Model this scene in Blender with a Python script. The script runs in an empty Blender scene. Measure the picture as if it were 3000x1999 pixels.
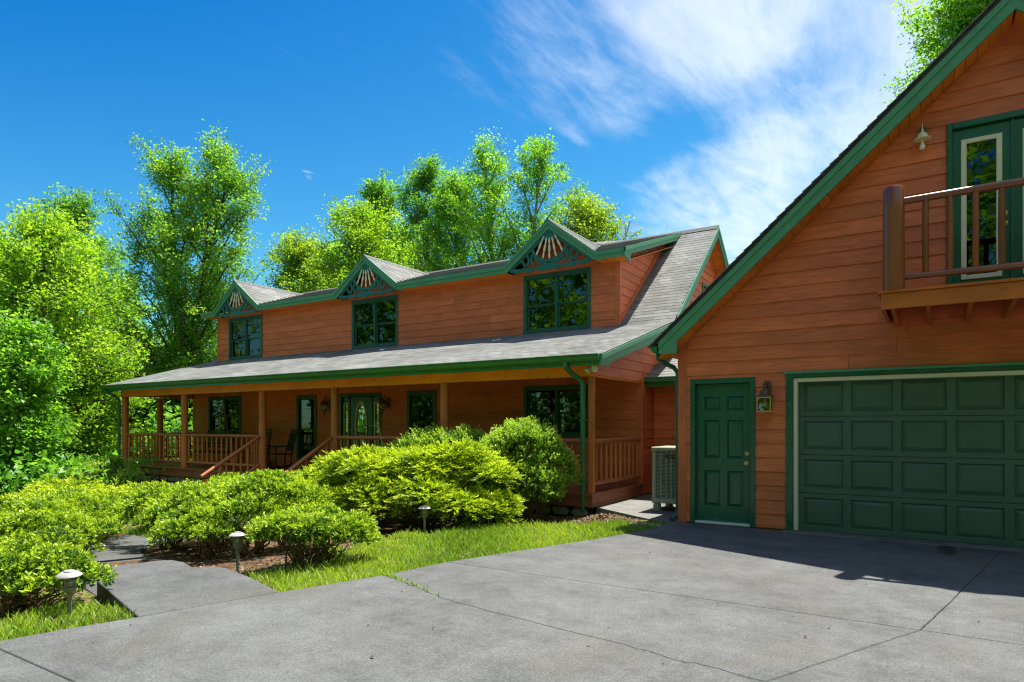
import bpy, bmesh, math, random
import numpy as np
from mathutils import Vector, Matrix

random.seed(7)
scene = bpy.context.scene
COL = scene.collection
R = math.radians

# ------------------------------------------------------------------ camera
cam_d = bpy.data.cameras.new("camera")
cam = bpy.data.objects.new("camera", cam_d)
COL.objects.link(cam)
cam.location = (0, 0, 1.48)
cam.rotation_euler = (R(90), 0, R(32.8))
cam_d.sensor_width = 36.0
cam_d.lens = 23.06
cam_d.shift_y = 245.5 / 3000
cam_d.clip_start = 0.05
cam_d.clip_end = 3000
scene.camera = cam

# ------------------------------------------------------------------ sky, sun, exposure
SUN_EL, SUN_ROT = R(69.6), R(12.4)
world = bpy.data.worlds.new("World")
scene.world = world
world.use_nodes = True


def build_world():
    nt = world.node_tree
    nt.nodes.clear()
    N = lambda t: nt.nodes.new(t)
    L = nt.links.new
    out = N('ShaderNodeOutputWorld')
    bg = N('ShaderNodeBackground')
    bg.inputs['Strength'].default_value = 0.13
    L(bg.outputs[0], out.inputs['Surface'])
    sky = N('ShaderNodeTexSky')
    sky.sky_type = 'NISHITA'
    sky.sun_disc = False
    sky.sun_elevation = SUN_EL
    sky.sun_rotation = SUN_ROT
    sky.air_density = 1.0
    sky.dust_density = 0.25
    sky.ozone_density = 3.0
    # deep polarised blue of the photograph, the same all round
    sp = N('ShaderNodeSeparateColor'); cb = N('ShaderNodeCombineColor')
    L(sky.outputs[0], sp.inputs[0])
    for i, (k, o_) in enumerate(((0.36, -0.45), (0.70, -0.87), (0.52, 0.0))):
        q = N('ShaderNodeMath'); q.operation = 'MULTIPLY_ADD'
        q.inputs[1].default_value = k; q.inputs[2].default_value = o_
        L(sp.outputs[i], q.inputs[0])
        w = N('ShaderNodeMath'); w.operation = 'MAXIMUM'; w.inputs[1].default_value = 0.01
        L(q.outputs[0], w.inputs[0]); L(w.outputs[0], cb.inputs[i])

    def math_(op, a, b=None, c=None, clamp=False):
        n = N('ShaderNodeMath'); n.operation = op; n.use_clamp = clamp
        for i, q in enumerate((a, b, c)):
            if q is None:
                continue
            if isinstance(q, (int, float)):
                n.inputs[i].default_value = q
            else:
                L(q, n.inputs[i])
        return n.outputs[0]

    tc = N('ShaderNodeTexCoord')
    sep = N('ShaderNodeSeparateXYZ')
    L(tc.outputs['Generated'], sep.inputs[0])
    dx, dy, dz = sep.outputs
    zc = math_('MAXIMUM', dz, 0.06)
    px = math_('DIVIDE', dx, zc)          # the layer of high cirrus, seen in perspective
    py = math_('DIVIDE', dy, zc)
    comb = N('ShaderNodeCombineXYZ')
    L(px, comb.inputs[0]); L(py, comb.inputs[1])

    def noise(vec, scale, detail, rough, sx, sy, rot, off, dist=0.0):
        m = N('ShaderNodeMapping')
        m.inputs['Rotation'].default_value = (0, 0, rot)
        m.inputs['Scale'].default_value = (sx, sy, 1)
        m.inputs['Location'].default_value = off
        L(vec, m.inputs[0])
        n = N('ShaderNodeTexNoise')
        n.inputs['Scale'].default_value = scale
        n.inputs['Detail'].default_value = detail
        n.inputs['Roughness'].default_value = rough
        n.inputs['Distortion'].default_value = dist
        L(m.outputs[0], n.inputs[0])
        return n.outputs[0]

    v = comb.outputs[0]
    big = noise(v, 0.62, 3, 0.5, 1.0, 1.0, 0.0, (4.3, 1.1, 0), 0.3)
    streak = noise(v, 1.9, 8, 0.62, 2.2, 0.55, R(-28), (1.7, 6.2, 0), 0.7)
    fine = noise(v, 7.0, 6, 0.62, 1.6, 0.7, R(-22), (9.1, 2.2, 0), 0.4)
    # the cloud bank: it starts along an edge and thickens to the right
    edge = math_('ADD', px, math_('MULTIPLY', py, 0.26))
    bank = N('ShaderNodeMapRange'); bank.interpolation_type = 'SMOOTHSTEP'
    bank.inputs['From Min'].default_value = -0.86
    bank.inputs['From Max'].default_value = 0.10
    bank.inputs['To Min'].default_value = -0.50
    bank.inputs['To Max'].default_value = 0.36
    L(edge, bank.inputs['Value'])
    dens = math_('ADD', math_('MULTIPLY', streak, 1.15), math_('MULTIPLY', big, 0.55))
    dens = math_('ADD', dens, math_('MULTIPLY', math_('SUBTRACT', fine, 0.2), 0.50))
    dens = math_('ADD', dens, bank.outputs[0])
    # a long blue rift in the bank
    ra = math_('ADD', math_('MULTIPLY', math_('ADD', px, 0.74), 0.907), math_('MULTIPLY', math_('ADD', py, -2.22), -0.42))
    rb = math_('ADD', math_('MULTIPLY', math_('ADD', px, 0.74), 0.42), math_('MULTIPLY', math_('ADD', py, -2.22), 0.907))
    rr = math_('ADD', math_('POWER', math_('DIVIDE', math_('ABSOLUTE', ra), 0.50), 2.0), math_('POWER', math_('DIVIDE', math_('ABSOLUTE', rb), 0.20), 2.0))
    rift = math_('POWER', 2.718, math_('MULTIPLY', rr, -1.0))
    dens = math_('SUBTRACT', dens, math_('MULTIPLY', rift, 0.52))
    mr = N('ShaderNodeMapRange'); mr.interpolation_type = 'SMOOTHSTEP'
    mr.inputs['From Min'].default_value = 0.66
    mr.inputs['From Max'].default_value = 1.62
    mr.inputs['To Min'].default_value = 0.0
    mr.inputs['To Max'].default_value = 0.75
    L(dens, mr.inputs['Value'])
    cl = mr.outputs[0]
    # one small torn wisp standing by itself in the clear part
    wob = math_('MULTIPLY', math_('SUBTRACT', fine, 0.5), 0.42)
    wx = math_('ADD', math_('SUBTRACT', px, -2.10), wob); wy = math_('SUBTRACT', math_('SUBTRACT', py, 1.76), wob)
    wq = math_('ADD', math_('MULTIPLY', math_('POWER', math_('ABSOLUTE', math_('ADD', wx, math_('MULTIPLY', wy, 0.55))), 2.0), 520.0),
               math_('MULTIPLY', math_('POWER', math_('ABSOLUTE', math_('SUBTRACT', wy, math_('MULTIPLY', wx, 0.55))), 2.0), 120.0))
    wb = math_('SUBTRACT', math_('SUBTRACT', 1.35, wq), math_('MULTIPLY', fine, 2.1), clamp=True)
    cl = math_('MAXIMUM', cl, math_('MULTIPLY', wb, 0.62))
    mix = N('ShaderNodeMix'); mix.data_type = 'RGBA'
    L(cl, mix.inputs['Factor'])
    L(cb.outputs[0], mix.inputs['A'])
    mix.inputs['B'].default_value = (3.3, 3.6, 3.95, 1)
    L(mix.outputs['Result'], bg.inputs['Color'])


build_world()

sun_d = bpy.data.lights.new("sun", 'SUN')
sun = bpy.data.objects.new("sun", sun_d)
COL.objects.link(sun)
sun_d.energy = 4.8
sun_d.angle = R(0.53)
sun_d.color = (1.0, 0.95, 0.86)
_sd = Vector((math.sin(SUN_ROT) * math.cos(SUN_EL), math.cos(SUN_ROT) * math.cos(SUN_EL), math.sin(SUN_EL)))
sun.rotation_euler = _sd.to_track_quat('Z', 'Y').to_euler()
sun.location = (10, 40, 60)

vs = scene.view_settings
vs.view_transform = 'Standard'
vs.look = 'None'
vs.exposure = 1.30
vs.gamma = 1.0
vs.use_curve_mapping = False
scene.cycles.use_denoising = True
scene.cycles.filter_width = 1.2
scene.cycles.max_bounces = 7
scene.cycles.diffuse_bounces = 3
scene.cycles.transparent_max_bounces = 8
scene.cycles.caustics_reflective = False
scene.cycles.caustics_refractive = False

# ------------------------------------------------------------------ materials
MATS = {}


class NT:
    """tiny helper round a material node tree"""
    def __init__(self, name):
        m = bpy.data.materials.new(name)
        m.use_nodes = True
        self.m = m
        self.nt = m.node_tree
        self.nt.nodes.clear()
        self.out = self.nt.nodes.new('ShaderNodeOutputMaterial')
        MATS[name] = m

    def n(self, t, **kw):
        q = self.nt.nodes.new(t)
        for k, v in kw.items():
            if k.startswith('in_'):
                q.inputs[k[3:].replace('_', ' ')].default_value = v
            else:
                setattr(q, k, v)
        return q

    def l(self, a, b):
        self.nt.links.new(a, b)

    def coords(self, scale=(1, 1, 1), rnd=0.0, rot=(0, 0, 0)):
        tc = self.n('ShaderNodeTexCoord')
        mp = self.n('ShaderNodeMapping')
        mp.inputs['Scale'].default_value = scale
        mp.inputs['Rotation'].default_value = rot
        src = tc.outputs['Object']
        if rnd:
            oi = self.n('ShaderNodeObjectInfo')
            mu = self.n('ShaderNodeMath', operation='MULTIPLY')
            mu.inputs[1].default_value = rnd
            self.l(oi.outputs['Random'], mu.inputs[0])
            ad = self.n('ShaderNodeVectorMath', operation='ADD')
            self.l(src, ad.inputs[0]); self.l(mu.outputs[0], ad.inputs[1])
            src = ad.outputs[0]
        self.l(src, mp.inputs[0])
        return mp.outputs[0]

    def noise(self, vec, scale, detail=4, rough=0.55, dist=0.0):
        q = self.n('ShaderNodeTexNoise')
        q.inputs['Scale'].default_value = scale
        q.inputs['Detail'].default_value = detail
        q.inputs['Roughness'].default_value = rough
        q.inputs['Distortion'].default_value = dist
        self.l(vec, q.inputs[0])
        return q.outputs[0]

    def ramp(self, fac, stops):
        q = self.n('ShaderNodeValToRGB')
        el = q.color_ramp.elements
        el[0].position, el[0].color = stops[0][0], (*stops[0][1], 1)
        el[1].position, el[1].color = stops[-1][0], (*stops[-1][1], 1)
        for p, c in stops[1:-1]:
            e = el.new(p); e.color = (*c, 1)
        self.l(fac, q.inputs[0])
        return q.outputs[0]

    def mix(self, fac, a, b, blend='MIX'):
        q = self.n('ShaderNodeMix', data_type='RGBA', blend_type=blend)
        for s, v in (('Factor', fac), ('A', a), ('B', b)):
            if isinstance(v, (int, float)):
                q.inputs[s].default_value = v
            elif isinstance(v, tuple):
                q.inputs[s].default_value = (*v, 1)
            else:
                self.l(v, q.inputs[s])
        return q.outputs['Result']

    def math(self, op, a, b=0.0, clamp=False):
        q = self.n('ShaderNodeMath', operation=op, use_clamp=clamp)
        for i, v in enumerate((a, b)):
            if isinstance(v, (int, float)):
                q.inputs[i].default_value = v
            else:
                self.l(v, q.inputs[i])
        return q.outputs[0]

    def maprange(self, v, a, b, c=0.0, d=1.0, smooth=True):
        q = self.n('ShaderNodeMapRange')
        if smooth:
            q.interpolation_type = 'SMOOTHSTEP'
        for s, w in (('From Min', a), ('From Max', b), ('To Min', c), ('To Max', d)):
            q.inputs[s].default_value = w
        self.l(v, q.inputs['Value'])
        return q.outputs[0]

    def finish(self, color, rough=0.6, bump=None, bstr=0.3, bdist=0.01, spec=0.4, metal=0.0):
        b = self.n('ShaderNodeBsdfPrincipled')
        if isinstance(color, tuple):
            b.inputs['Base Color'].default_value = (*color, 1)
        else:
            self.l(color, b.inputs['Base Color'])
        if isinstance(rough, (int, float)):
            b.inputs['Roughness'].default_value = rough
        else:
            self.l(rough, b.inputs['Roughness'])
        b.inputs['Specular IOR Level'].default_value = spec
        b.inputs['Metallic'].default_value = metal
        if bump is not None:
            bn = self.n('ShaderNodeBump')
            bn.inputs['Strength'].default_value = bstr
            bn.inputs['Distance'].default_value = bdist
            self.l(bump, bn.inputs['Height'])
            self.l(bn.outputs[0], b.inputs['Normal'])
        self.l(b.outputs[0], self.out.inputs[0])
        return self.m


def shift(c, k):
    return tuple(min(1.0, x * k) for x in c)


def mat_wood(name, c, grain_axis='x', rough=0.55, k=0.45, gscale=9.0, rnd=9.0, bstr=0.35, spec=0.35, knots=False):
    t = NT(name)
    sc = {'x': (0.28, 1, 1), 'y': (1, 0.28, 1), 'xy': (0.16, 0.16, 1.6), 'z': (1, 1, 0.12)}[grain_axis]
    v = t.coords(sc, rnd)
    n1 = t.noise(v, gscale, 6, 0.6, 1.4)
    n2 = t.noise(v, gscale * 4.5, 4, 0.65, 0.4)
    blot = t.noise(t.coords((1, 1, 1), rnd), 1.6, 3, 0.5)
    f = t.math('ADD', t.math('MULTIPLY', n1, 0.65), t.math('MULTIPLY', n2, 0.35))
    col = t.ramp(f, [(0.28, shift(c, 1 - k)), (0.5, c), (0.72, shift(c, 1 + k * 0.8))])
    oi = t.n('ShaderNodeObjectInfo')
    val = t.maprange(oi.outputs['Random'], 0, 1, 0.88, 1.10, False)
    val = t.math('MULTIPLY', val, t.maprange(blot, 0.3, 0.7, 0.90, 1.08))
    cv = t.n('ShaderNodeCombineColor')
    for i in range(3):
        t.l(val, cv.inputs[i])
    col = t.mix(1.0, col, cv.outputs[0], 'MULTIPLY')
    if knots:
        vo = t.n('ShaderNodeTexVoronoi'); vo.inputs['Scale'].default_value = 2.6
        t.l(t.coords((1, 1, 1.6), rnd), vo.inputs[0])
        kn = t.maprange(vo.outputs['Distance'], 0.035, 0.10, 1, 0)
        col = t.mix(t.math('MULTIPLY', kn, 0.75), col, shift(c, 0.25))
    return t.finish(col, rough, f, bstr, 0.006, spec)


def mat_paint(name, c, rough=0.45, dirt=0.12, spec=0.4, scale=3.0, bstr=0.06):
    t = NT(name)
    v = t.coords((1, 1, 1), 3.0)
    n1 = t.noise(v, scale, 5, 0.6)
    n2 = t.noise(v, scale * 30, 3, 0.6)
    col = t.ramp(n1, [(0.25, shift(c, 1 - dirt)), (0.75, shift(c, 1 + dirt))])
    # runs of grime and chalky fading
    n3 = t.noise(t.coords((7, 7, 0.7), 3.0), scale, 4, 0.65)
    col = t.mix(t.maprange(n3, 0.50, 0.72, 0, min(0.55, dirt * 2.6)), col, tuple(0.55 * q + 0.045 for q in c))
    r = t.maprange(n1, 0.3, 0.7, rough - 0.06, rough + 0.08)
    return t.finish(col, r, n2, bstr, 0.003, spec)


SID = (0.68, 0.165, 0.056)
mat_wood('siding', SID, 'xy', 0.50, 0.40, 10.0, 13.0, 0.9, 0.35)
mat_wood('corner_board', (0.60, 0.145, 0.054), 'z', 0.5, 0.16, 8, 5, 0.3)
mat_wood('orange_wood', (0.98, 0.30, 0.026), 'x', 0.5, 0.22, 5, 7, 0.2, 0.3, True)
mat_wood('soffit_wood', (0.74, 0.25, 0.035), 'y', 0.5, 0.25, 6, 9, 0.25, 0.3)
mat_wood('post_wood', (0.50, 0.160, 0.040), 'z', 0.5, 0.30, 7, 9, 0.3)
mat_wood('rail_wood', (0.44, 0.145, 0.055), 'x', 0.48, 0.28, 7, 9, 0.3)
mat_wood('stained_log', (0.24, 0.062, 0.018), 'z', 0.28, 0.42, 6, 9, 0.25, 0.55)
mat_wood('stained_rail', (0.22, 0.066, 0.028), 'x', 0.25, 0.35, 6, 9, 0.2, 0.6)
mat_wood('stained_board', (0.48, 0.120, 0.018), 'x', 0.35, 0.4, 4, 5, 0.2, 0.5, True)
mat_wood('deck_wood', (0.30, 0.105, 0.045), 'x', 0.55, 0.25, 6, 9, 0.25)
mat_paint('trim_green', (0.085, 0.29, 0.150), 0.48, 0.14)
mat_paint('fret_green', (0.020, 0.14, 0.115), 0.42, 0.12)
mat_paint('gutter_green', (0.035, 0.17, 0.055), 0.36, 0.16)
mat_paint('window_green', (0.026, 0.115, 0.075), 0.40, 0.10)
mat_paint('door_green', (0.014, 0.105, 0.058), 0.22, 0.10, 0.5)
mat_paint('overhead_green', (0.074, 0.140, 0.090), 0.42, 0.16, 0.35, 2.0)
mat_paint('cream', (0.76, 0.70, 0.49), 0.45, 0.06)
mat_paint('aluminium', (0.55, 0.56, 0.52), 0.35, 0.12, 0.5)
mat_paint('black_wood', (0.013, 0.016, 0.013), 0.45, 0.3)
mat_paint('lamp_bronze', (0.10, 0.060, 0.038), 0.38, 0.3, 0.5)
mat_paint('lamp_brass', (0.55, 0.40, 0.12), 0.3, 0.2, 0.5)
mat_paint('path_lamp_grey', (0.36, 0.35, 0.34), 0.4, 0.18, 0.5)
mat_paint('path_lamp_stem', (0.17, 0.17, 0.13), 0.45, 0.25, 0.5)
mat_paint('unit_beige', (0.33, 0.345, 0.25), 0.45, 0.14)
mat_paint('unit_dark', (0.03, 0.035, 0.035), 0.6, 0.2)
mat_paint('badge_red', (0.55, 0.04, 0.03), 0.4, 0.1)
mat_paint('white_plastic', (0.72, 0.72, 0.68), 0.4, 0.06)
mat_paint('bulb_white', (0.82, 0.80, 0.72), 0.25, 0.04, 0.5)
mat_paint('brass', (0.60, 0.45, 0.16), 0.25, 0.15, 0.6)
mat_paint('antenna_metal', (0.42, 0.43, 0.45), 0.4, 0.15, 0.5)
mat_paint('interior', (0.16, 0.12, 0.085), 0.8, 0.1)
mat_paint('lamp_shade', (0.62, 0.30, 0.12), 0.7, 0.1)
mat_paint('tar', (0.030, 0.027, 0.022), 0.8, 0.3)
mat_paint('stalk', (0.42, 0.30, 0.12), 0.6, 0.2)
mat_paint('pale_stone', (0.56, 0.53, 0.46), 0.8, 0.15, 0.3, 9, 0.4)


def mat_glass(name, tint=(0.35, 0.42, 0.36), refl=0.10, gc=0.62):
    t = NT(name)
    fr = t.n('ShaderNodeFresnel'); fr.inputs['IOR'].default_value = 1.6
    tr = t.n('ShaderNodeBsdfTransparent'); tr.inputs['Color'].default_value = (*tint, 1)
    gl = t.n('ShaderNodeBsdfGlossy'); gl.inputs['Roughness'].default_value = 0.015
    gl.inputs['Color'].default_value = (gc, gc * 1.04, gc, 1)
    v = t.coords((1, 1, 1), 5)
    bn = t.n('ShaderNodeBump'); bn.inputs['Strength'].default_value = 0.10; bn.inputs['Distance'].default_value = 0.02
    t.l(t.noise(v, 1.8, 2, 0.5), bn.inputs['Height'])
    t.l(bn.outputs[0], gl.inputs['Normal'])
    mx = t.n('ShaderNodeMixShader')
    f = t.math('ADD', fr.outputs[0], refl, True)
    t.l(f, mx.inputs[0]); t.l(tr.outputs[0], mx.inputs[1]); t.l(gl.outputs[0], mx.inputs[2])
    t.l(mx.outputs[0], t.out.inputs[0])


mat_glass('glass', (0.30, 0.36, 0.31), 0.05)
mat_glass('clear_glass', (0.85, 0.85, 0.75), 0.03)
mat_glass('door_glass', (0.62, 0.68, 0.42), 0.34, 0.95)


def mat_shingle():
    t = NT('shingle')
    oi = t.n('ShaderNodeObjectInfo')
    v = t.coords((1, 1, 1), 0.0)
    vo = t.n('ShaderNodeTexVoronoi'); vo.inputs['Scale'].default_value = 3.1
    t.l(v, vo.inputs[0])
    g = t.noise(v, 90, 3, 0.7)
    b = t.noise(v, 0.7, 4, 0.6)
    f = t.math('ADD', t.math('MULTIPLY', g, 0.5), t.math('MULTIPLY', b, 0.5))
    col = t.ramp(f, [(0.3, (0.105, 0.108, 0.102)), (0.5, (0.178, 0.182, 0.172)), (0.7, (0.27, 0.273, 0.256))])
    at = t.n('ShaderNodeAttribute'); at.attribute_name = 'var'
    val = t.maprange(at.outputs['Fac'], 0, 1, 0.78, 1.18, False)
    cv = t.n('ShaderNodeCombineColor')
    for i in range(3):
        t.l(val, cv.inputs[i])
    col = t.mix(1.0, col, cv.outputs[0], 'MULTIPLY')
    t.finish(col, 0.9, g, 0.5, 0.004, 0.2)


mat_shingle()


def mat_concrete(name, c, drive=False):
    t = NT(name)
    v = t.coords((1, 1, 1))
    a = t.noise(v, 0.55, 5, 0.6)
    b = t.noise(v, 2.6, 6, 0.65)
    g = t.noise(v, 55, 3, 0.75)
    g2 = t.noise(v, 170, 2, 0.7)
    f = t.math('ADD', t.math('MULTIPLY', a, 0.45), t.math('MULTIPLY', b, 0.55))
    m2 = t.noise(v, 11, 5, 0.7, 0.6)
    f = t.math('ADD', t.math('MULTIPLY', f, 0.72), t.math('MULTIPLY', m2, 0.28))
    col = t.ramp(f, [(0.35, shift(c, 0.55)), (0.48, c), (0.60, shift(c, 1.36))])
    warm = t.maprange(t.noise(v, 0.9, 4, 0.6, 0.5), 0.5, 0.68, 0, 0.5)
    col = t.mix(warm, col, (c[0] * 1.02, c[1] * 0.97, c[2] * 0.84))
    sp = t.ramp(t.math('ADD', t.math('MULTIPLY', g, 0.55), t.math('MULTIPLY', g2, 0.45)),
                [(0.34, (0.40, 0.40, 0.40)), (0.52, (1, 1, 1)), (0.68, (1.55, 1.55, 1.55))])
    col = t.mix(1.0, col, sp, 'MULTIPLY')
    if drive:
        # a few dark specks and one oily spill by the overhead door
        vo = t.n('ShaderNodeTexVoronoi'); vo.inputs['Scale'].default_value = 1.7
        t.l(v, vo.inputs[0])
        col = t.mix(t.maprange(vo.outputs['Distance'], 0.012, 0.03, 0.8, 0), col, (0.03, 0.025, 0.02))
        sx = t.n('ShaderNodeSeparateXYZ')
        t.l(v, sx.inputs[0])
        nx = t.math('MULTIPLY', t.math('SUBTRACT', t.noise(v, 7, 4, 0.6), 0.5), 0.22)
        ddx = t.math('DIVIDE', t.math('SUBTRACT', sx.outputs[0], 0.13), 0.115)
        ddy = t.math('DIVIDE', t.math('SUBTRACT', sx.outputs[1], 9.30), 0.40)
        q = t.math('ADD', t.math('POWER', t.math('ADD', ddx, t.math('MULTIPLY', nx, 9.0)), 2.0), t.math('POWER', t.math('ADD', ddy, t.math('MULTIPLY', nx, 3.0)), 2.0))
        col = t.mix(t.maprange(q, 0.55, 1.15, 0.85, 0), col, (0.035, 0.028, 0.022))
    h = t.math('ADD', t.math('MULTIPLY', g, 0.6), t.math('MULTIPLY', b, 0.4))
    t.finish(col, 0.88, h, 0.35, 0.006, 0.25)


mat_concrete('drive_concrete', (0.094, 0.096, 0.095), True)
mat_concrete('walk_concrete', (0.082, 0.084, 0.084))
mat_concrete('pad_concrete', (0.15, 0.147, 0.135))


def mat_stone():
    t = NT('stone')
    v = t.coords((1, 1, 1), 7)
    a = t.noise(v, 2.2, 5, 0.6)
    g = t.noise(v, 40, 4, 0.7)
    col = t.ramp(t.math('ADD', t.math('MULTIPLY', a, 0.6), t.math('MULTIPLY', g, 0.4)),
                 [(0.3, (0.13, 0.12, 0.085)), (0.5, (0.24, 0.22, 0.17)), (0.7, (0.34, 0.32, 0.26))])
    t.finish(col, 0.85, g, 0.5, 0.01, 0.25)


mat_stone()


def mat_ground():
    t = NT('ground_soil')
    v = t.coords((1, 1, 1))
    sx = t.n('ShaderNodeSeparateXYZ'); t.l(v, sx.inputs[0])
    # distance from the edge of the driveway: grass verge, then mulched beds, then the wood floor
    d = t.math('SUBTRACT', t.math('ADD', t.math('MULTIPLY', sx.outputs[1], 0.285), -5.92), sx.outputs[0])
    n1 = t.noise(v, 1.3, 5, 0.65)
    n2 = t.noise(v, 22, 4, 0.7)
    n3 = t.noise(v, 6, 4, 0.65)
    dn = t.math('ADD', d, t.math('MULTIPLY', t.math('SUBTRACT', n1, 0.5), 1.6))
    mulch = t.ramp(n2, [(0.3, (0.022, 0.013, 0.008)), (0.5, (0.075, 0.043, 0.024)), (0.68, (0.20, 0.125, 0.075))])
    grass = t.ramp(n2, [(0.3, (0.045, 0.050, 0.012)), (0.5, (0.085, 0.115, 0.018)), (0.7, (0.19, 0.17, 0.06))])
    g = t.math('MULTIPLY', t.maprange(dn, 1.7, 2.6, 1, 0), t.maprange(n3, 0.34, 0.52, 0.25, 1))
    col = t.mix(g, mulch, grass)
    wood = t.ramp(n3, [(0.3, (0.03, 0.035, 0.012)), (0.5, (0.06, 0.085, 0.02)), (0.7, (0.11, 0.14, 0.035))])
    col = t.mix(t.maprange(d, 10.5, 14.0, 0, 1), col, wood)
    t.finish(col, 0.95, n2, 0.7, 0.02, 0.15)


mat_ground()


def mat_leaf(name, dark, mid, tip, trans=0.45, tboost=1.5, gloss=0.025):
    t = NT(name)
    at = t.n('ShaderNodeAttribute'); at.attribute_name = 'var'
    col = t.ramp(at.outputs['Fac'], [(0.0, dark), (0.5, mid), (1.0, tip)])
    oi = t.n('ShaderNodeObjectInfo')
    hs = t.n('ShaderNodeHueSaturation')
    t.l(col, hs.inputs['Color'])
    t.l(t.maprange(oi.outputs['Random'], 0, 1, 0.93, 1.08, False), hs.inputs['Value'])
    df = t.n('ShaderNodeBsdfDiffuse')
    t.l(hs.outputs[0], df.inputs['Color'])
    tl = t.n('ShaderNodeBsdfTranslucent')
    tcol = t.mix(1.0, hs.outputs[0], (tboost, tboost * 1.02, tboost * 0.55), 'MULTIPLY')
    t.l(tcol, tl.inputs['Color'])
    m1 = t.n('ShaderNodeMixShader'); m1.inputs[0].default_value = trans
    t.l(df.outputs[0], m1.inputs[1]); t.l(tl.outputs[0], m1.inputs[2])
    gl = t.n('ShaderNodeBsdfGlossy'); gl.inputs['Roughness'].default_value = 0.55
    gl.inputs['Color'].default_value = (0.9, 0.95, 0.9, 1)
    m2 = t.n('ShaderNodeMixShader'); m2.inputs[0].default_value = gloss
    t.l(m1.outputs[0], m2.inputs[1]); t.l(gl.outputs[0], m2.inputs[2])
    t.l(m2.outputs[0], t.out.inputs[0])


mat_leaf('leaf_bright', (0.10, 0.22, 0.010), (0.23, 0.41, 0.015), (0.38, 0.54, 0.03), 0.52, 1.45)
mat_leaf('leaf_mid', (0.07, 0.21, 0.016), (0.18, 0.39, 0.024), (0.32, 0.53, 0.04), 0.54, 1.5)
mat_leaf('leaf_deep', (0.055, 0.18, 0.018), (0.14, 0.33, 0.028), (0.26, 0.46, 0.05), 0.54, 1.5)
mat_leaf('leaf_olive', (0.08, 0.18, 0.010), (0.20, 0.33, 0.014), (0.36, 0.45, 0.03), 0.52, 1.45)
mat_leaf('leaf_rusty', (0.075, 0.21, 0.020), (0.17, 0.37, 0.030), (0.30, 0.43, 0.05), 0.54, 1.5)
mat_leaf('leaf_yew', (0.022, 0.070, 0.010), (0.16, 0.30, 0.010), (0.46, 0.60, 0.024), 0.33, 1.3, 0.03)
mat_leaf('leaf_box', (0.035, 0.10, 0.018), (0.18, 0.35, 0.030), (0.43, 0.57, 0.050), 0.38, 1.3, 0.035)
mat_leaf('leaf_juniper', (0.06, 0.11, 0.008), (0.23, 0.35, 0.008), (0.54, 0.63, 0.018), 0.33, 1.25, 0.02)
mat_leaf('blade', (0.09, 0.17, 0.012), (0.25, 0.40, 0.018), (0.46, 0.52, 0.07), 0.40, 1.35, 0.05)
mat_leaf('dead_leaf', (0.05, 0.026, 0.013), (0.16, 0.085, 0.045), (0.38, 0.25, 0.16), 0.1, 1.0, 0.03)
mat_wood('bark', (0.105, 0.080, 0.058), 'z', 0.9, 0.5, 8, 9, 0.8, 0.15)
mat_wood('bark_pale', (0.20, 0.17, 0.13), 'z', 0.9, 0.45, 8, 9, 0.8, 0.15)
mat_wood('twig', (0.17, 0.115, 0.065), 'z', 0.85, 0.4, 8, 9, 0.5, 0.2)

# ------------------------------------------------------------------ mesh helpers
ORG = {}


def tag(o, label=None, cat=None, group=None, kind=None):
    if label: o['label'] = label
    if cat: o['category'] = cat
    if group: o['group'] = group
    if kind: o['kind'] = kind
    return o


def thing(name, label, cat, loc, group=None):
    o = bpy.data.objects.new(name, None)
    o.empty_display_size = 0.2
    COL.objects.link(o)
    o.location = loc
    ORG[o.name] = Vector(loc)
    return tag(o, label, cat, group)


def root_of(o):
    while o.parent:
        o = o.parent
    return o


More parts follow.
